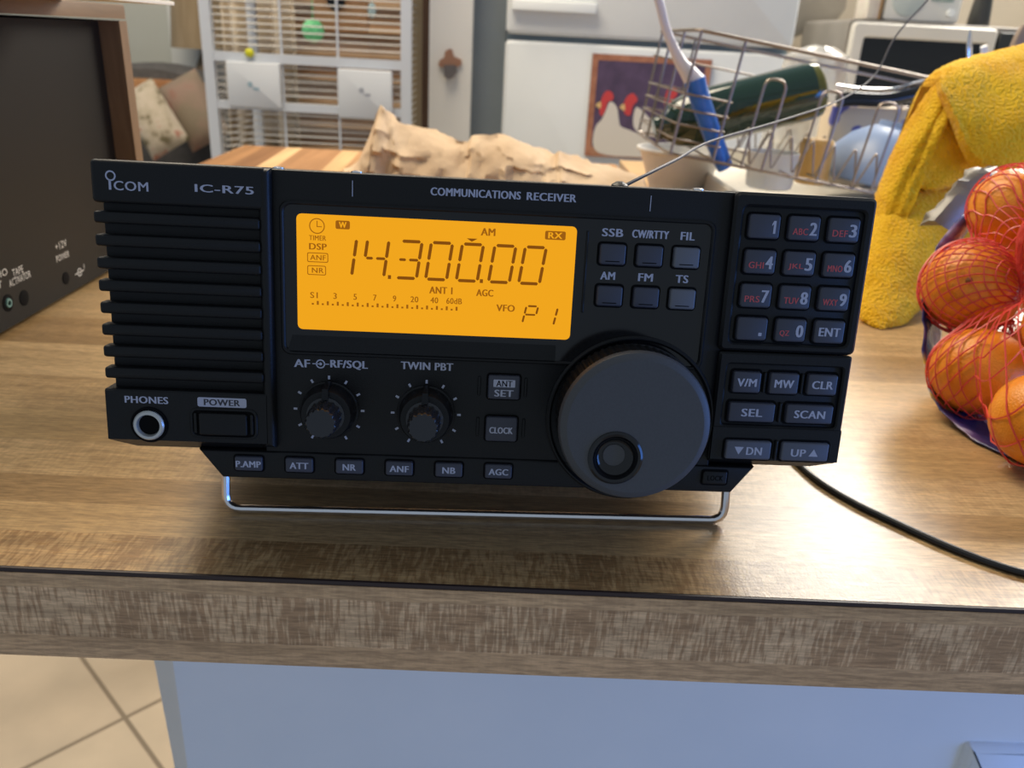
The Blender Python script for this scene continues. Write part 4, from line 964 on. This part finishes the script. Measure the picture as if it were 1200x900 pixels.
tag(b.build('throw_blanket', noisy('rust throw', (.30, .13, .05), (.40, .2, .08), 14, .9)), 'rust orange throw folded along the top of the sofa back', 'blanket')
lp = thing('table_lamp', (-1.40, 3.74, -.3), 'table lamp with tan drum shade standing behind the sofa', 'lamp')
b = MB(); lathe(b, [(.135, .0), (.115, .235), (.112, .235), (.132, .0)], (-1.40, 3.8, .06), (0, 0, 1), 36, cap0=False, cap1=False); b.build('shade', noisy('tan linen', (.26, .19, .11), (.31, .23, .14), 8, .9, stretch=(6, 6, .5)), lp)
b = MB(); lathe(b, [(.055, -.2), (.06, -.19), (.062, -.12), (.045, -.04), (.018, .03), (.01, .06), (.006, .10)], (-1.40, 3.8, 0), (0, 0, 1), 24); b.build('base', M('brown ceramic', (.16, .11, .06), .4), lp)
b = MB(); box(b, -1.75, 3.68, -.24, -1.02, 3.93, -.20); 
for x in (-1.72, -1.05):
    for y in (3.70, 3.90): box(b, x - .015, y - .015, -.91, x + .015, y + .015, -.24)
tag(b.build('console_table', noisy('dark wood', (.10, .06, .03), (.14, .085, .045), 15, .5)), 'dark narrow table behind the sofa carrying the lamp', 'table')

# ------------------------------------------------------------------ kitchen corner at the right: counter, microwave, small radio
kc = thing('kitchen_counter', (1.3, 2.1, -.91), 'kitchen counter along the back wall carrying the white microwave', 'counter')
b = MB(); box(b, .72, 1.72, -.035, 2.6, 2.655, 0); b.build('worktop', noisy('worktop tan', (.5, .44, .34), (.55, .48, .38), 12, .5), kc)
b = MB(); box(b, .74, 1.78, -.91, 2.6, 2.655, -.035); b.build('cabinets', WHITE, kc)
mw = thing('microwave_oven', (1.10, 2.1, 0), 'white microwave oven with dark glass door on the kitchen counter at the right', 'microwave')
b = MB(); prism(b, rrect(.835, .004, 1.36, .262, .012), -.34, 0, lambda a, c, n: Vector((a, 1.98 - n, c)), .004); b.build('housing', noisy('taupe steel', (.22, .195, .165), (.26, .23, .195), 8, .5), mw)
b = MB(); frame(b, rrect(.842, .008, 1.20, .256, .012), rrect(.872, .04, 1.18, .222, .006), -.002, .022, lambda a, c, n: Vector((a, 1.98 - n, c)), .004); dr = b.build('door', noisy('warm white', (.68, .64, .56), (.72, .68, .6), 5, .35), mw)
b = MB(); prism(b, rrect(.868, .036, 1.184, .226, .006), 0, .010, lambda a, c, n: Vector((a, 1.98 - n, c))); b.build('door_glass', M('oven glass', (.012, .012, .012), .1), dr)
b = MB(); prism(b, rrect(1.21, .012, 1.352, .25, .006), 0, .014, lambda a, c, n: Vector((a, 1.98 - n, c)), .003); b.build('control_panel', M('dark panel', (.03, .032, .03), .3), mw)
for x in (.87, 1.32):
    for y in (2.0, 2.3):
        b = MB(); lathe(b, [(.012, 0), (.014, .005)], (x, y, 0), (0, 0, 1), 12); b.build('foot', BLK, mw)
wr = thing('tabletop_radio', (1.01, 2.05, .262), 'small white radio with round speaker on top of the microwave', 'radio')
def tf_w(a, c, n): return Vector((a, 2.0 - n, c))
b = MB(); prism(b, rrect(.925, .263, 1.115, .39, .01), -.09, 0, tf_w, .006); b.build('housing', noisy('off white', (.66, .65, .60), (.7, .69, .64), 9, .4), wr)
b = MB(); prism(b, circ(.978, .315, .040, 32), -.001, .004, tf_w, .002); b.build('speaker', M('grey green grille', (.50, .55, .52), .6), wr)
b = MB(); prism(b, rrect(1.035, .312, 1.09, .36, .003), -.001, .002, tf_w); b.build('screen', M('grey green screen', (.30, .38, .34), .3), wr)
b = MB(); lathe(b, [(.010, 0), (.009, .012), (.006, .013)], (1.088, 2.0, .287), (0, -1, 0), 18); b.build('knob', FR, wr)
b = MB(); box(b, .882, 2.0, .2625, .918, 2.08, .42, bev=.003)
prism(b, rrect(.911, .264, .9175, .418, .001), -.001, .001, tf_w, mi=1)
tag(b.build('cookbook', [noisy('cream spine', (.66, .60, .5), (.6, .5, .42), 24, .6), M('brown edge', (.36, .2, .07), .6)]), 'cream and brown upright box on the microwave, left of the small radio', 'box')
b = MB(); q = Vector((1.19, 2.05, .2625)); lathe(b, [(.026, 0), (.027, .004), (.023, .05), (.020, .07), (.022, .075), (.022, .10)], q, (0, 0, 1), 24)
tag(b.build('pepper_mill', M('dark grinder', (.05, .05, .045), .4)), 'dark grinder standing on the microwave, right of the small radio', 'grinder')
b = MB(); hd = [(.70, .15), (.78, .235), (.96, .300), (1.0, .62), (.70, .62)]
prism(b, [(.775, .17), (.80, .21), (.93, .262), (.955, .30), (.955, .64), (.775, .64)], 0, .30, lambda a, c, n: Vector((a, 2.64 - n, c)), .006)
tag(b.build('hanging_bag', noisy('taupe fabric', (.26, .23, .19), (.31, .28, .23), 9, .8)), 'taupe cover hanging on the kitchen wall between the refrigerator and the microwave', 'cover')
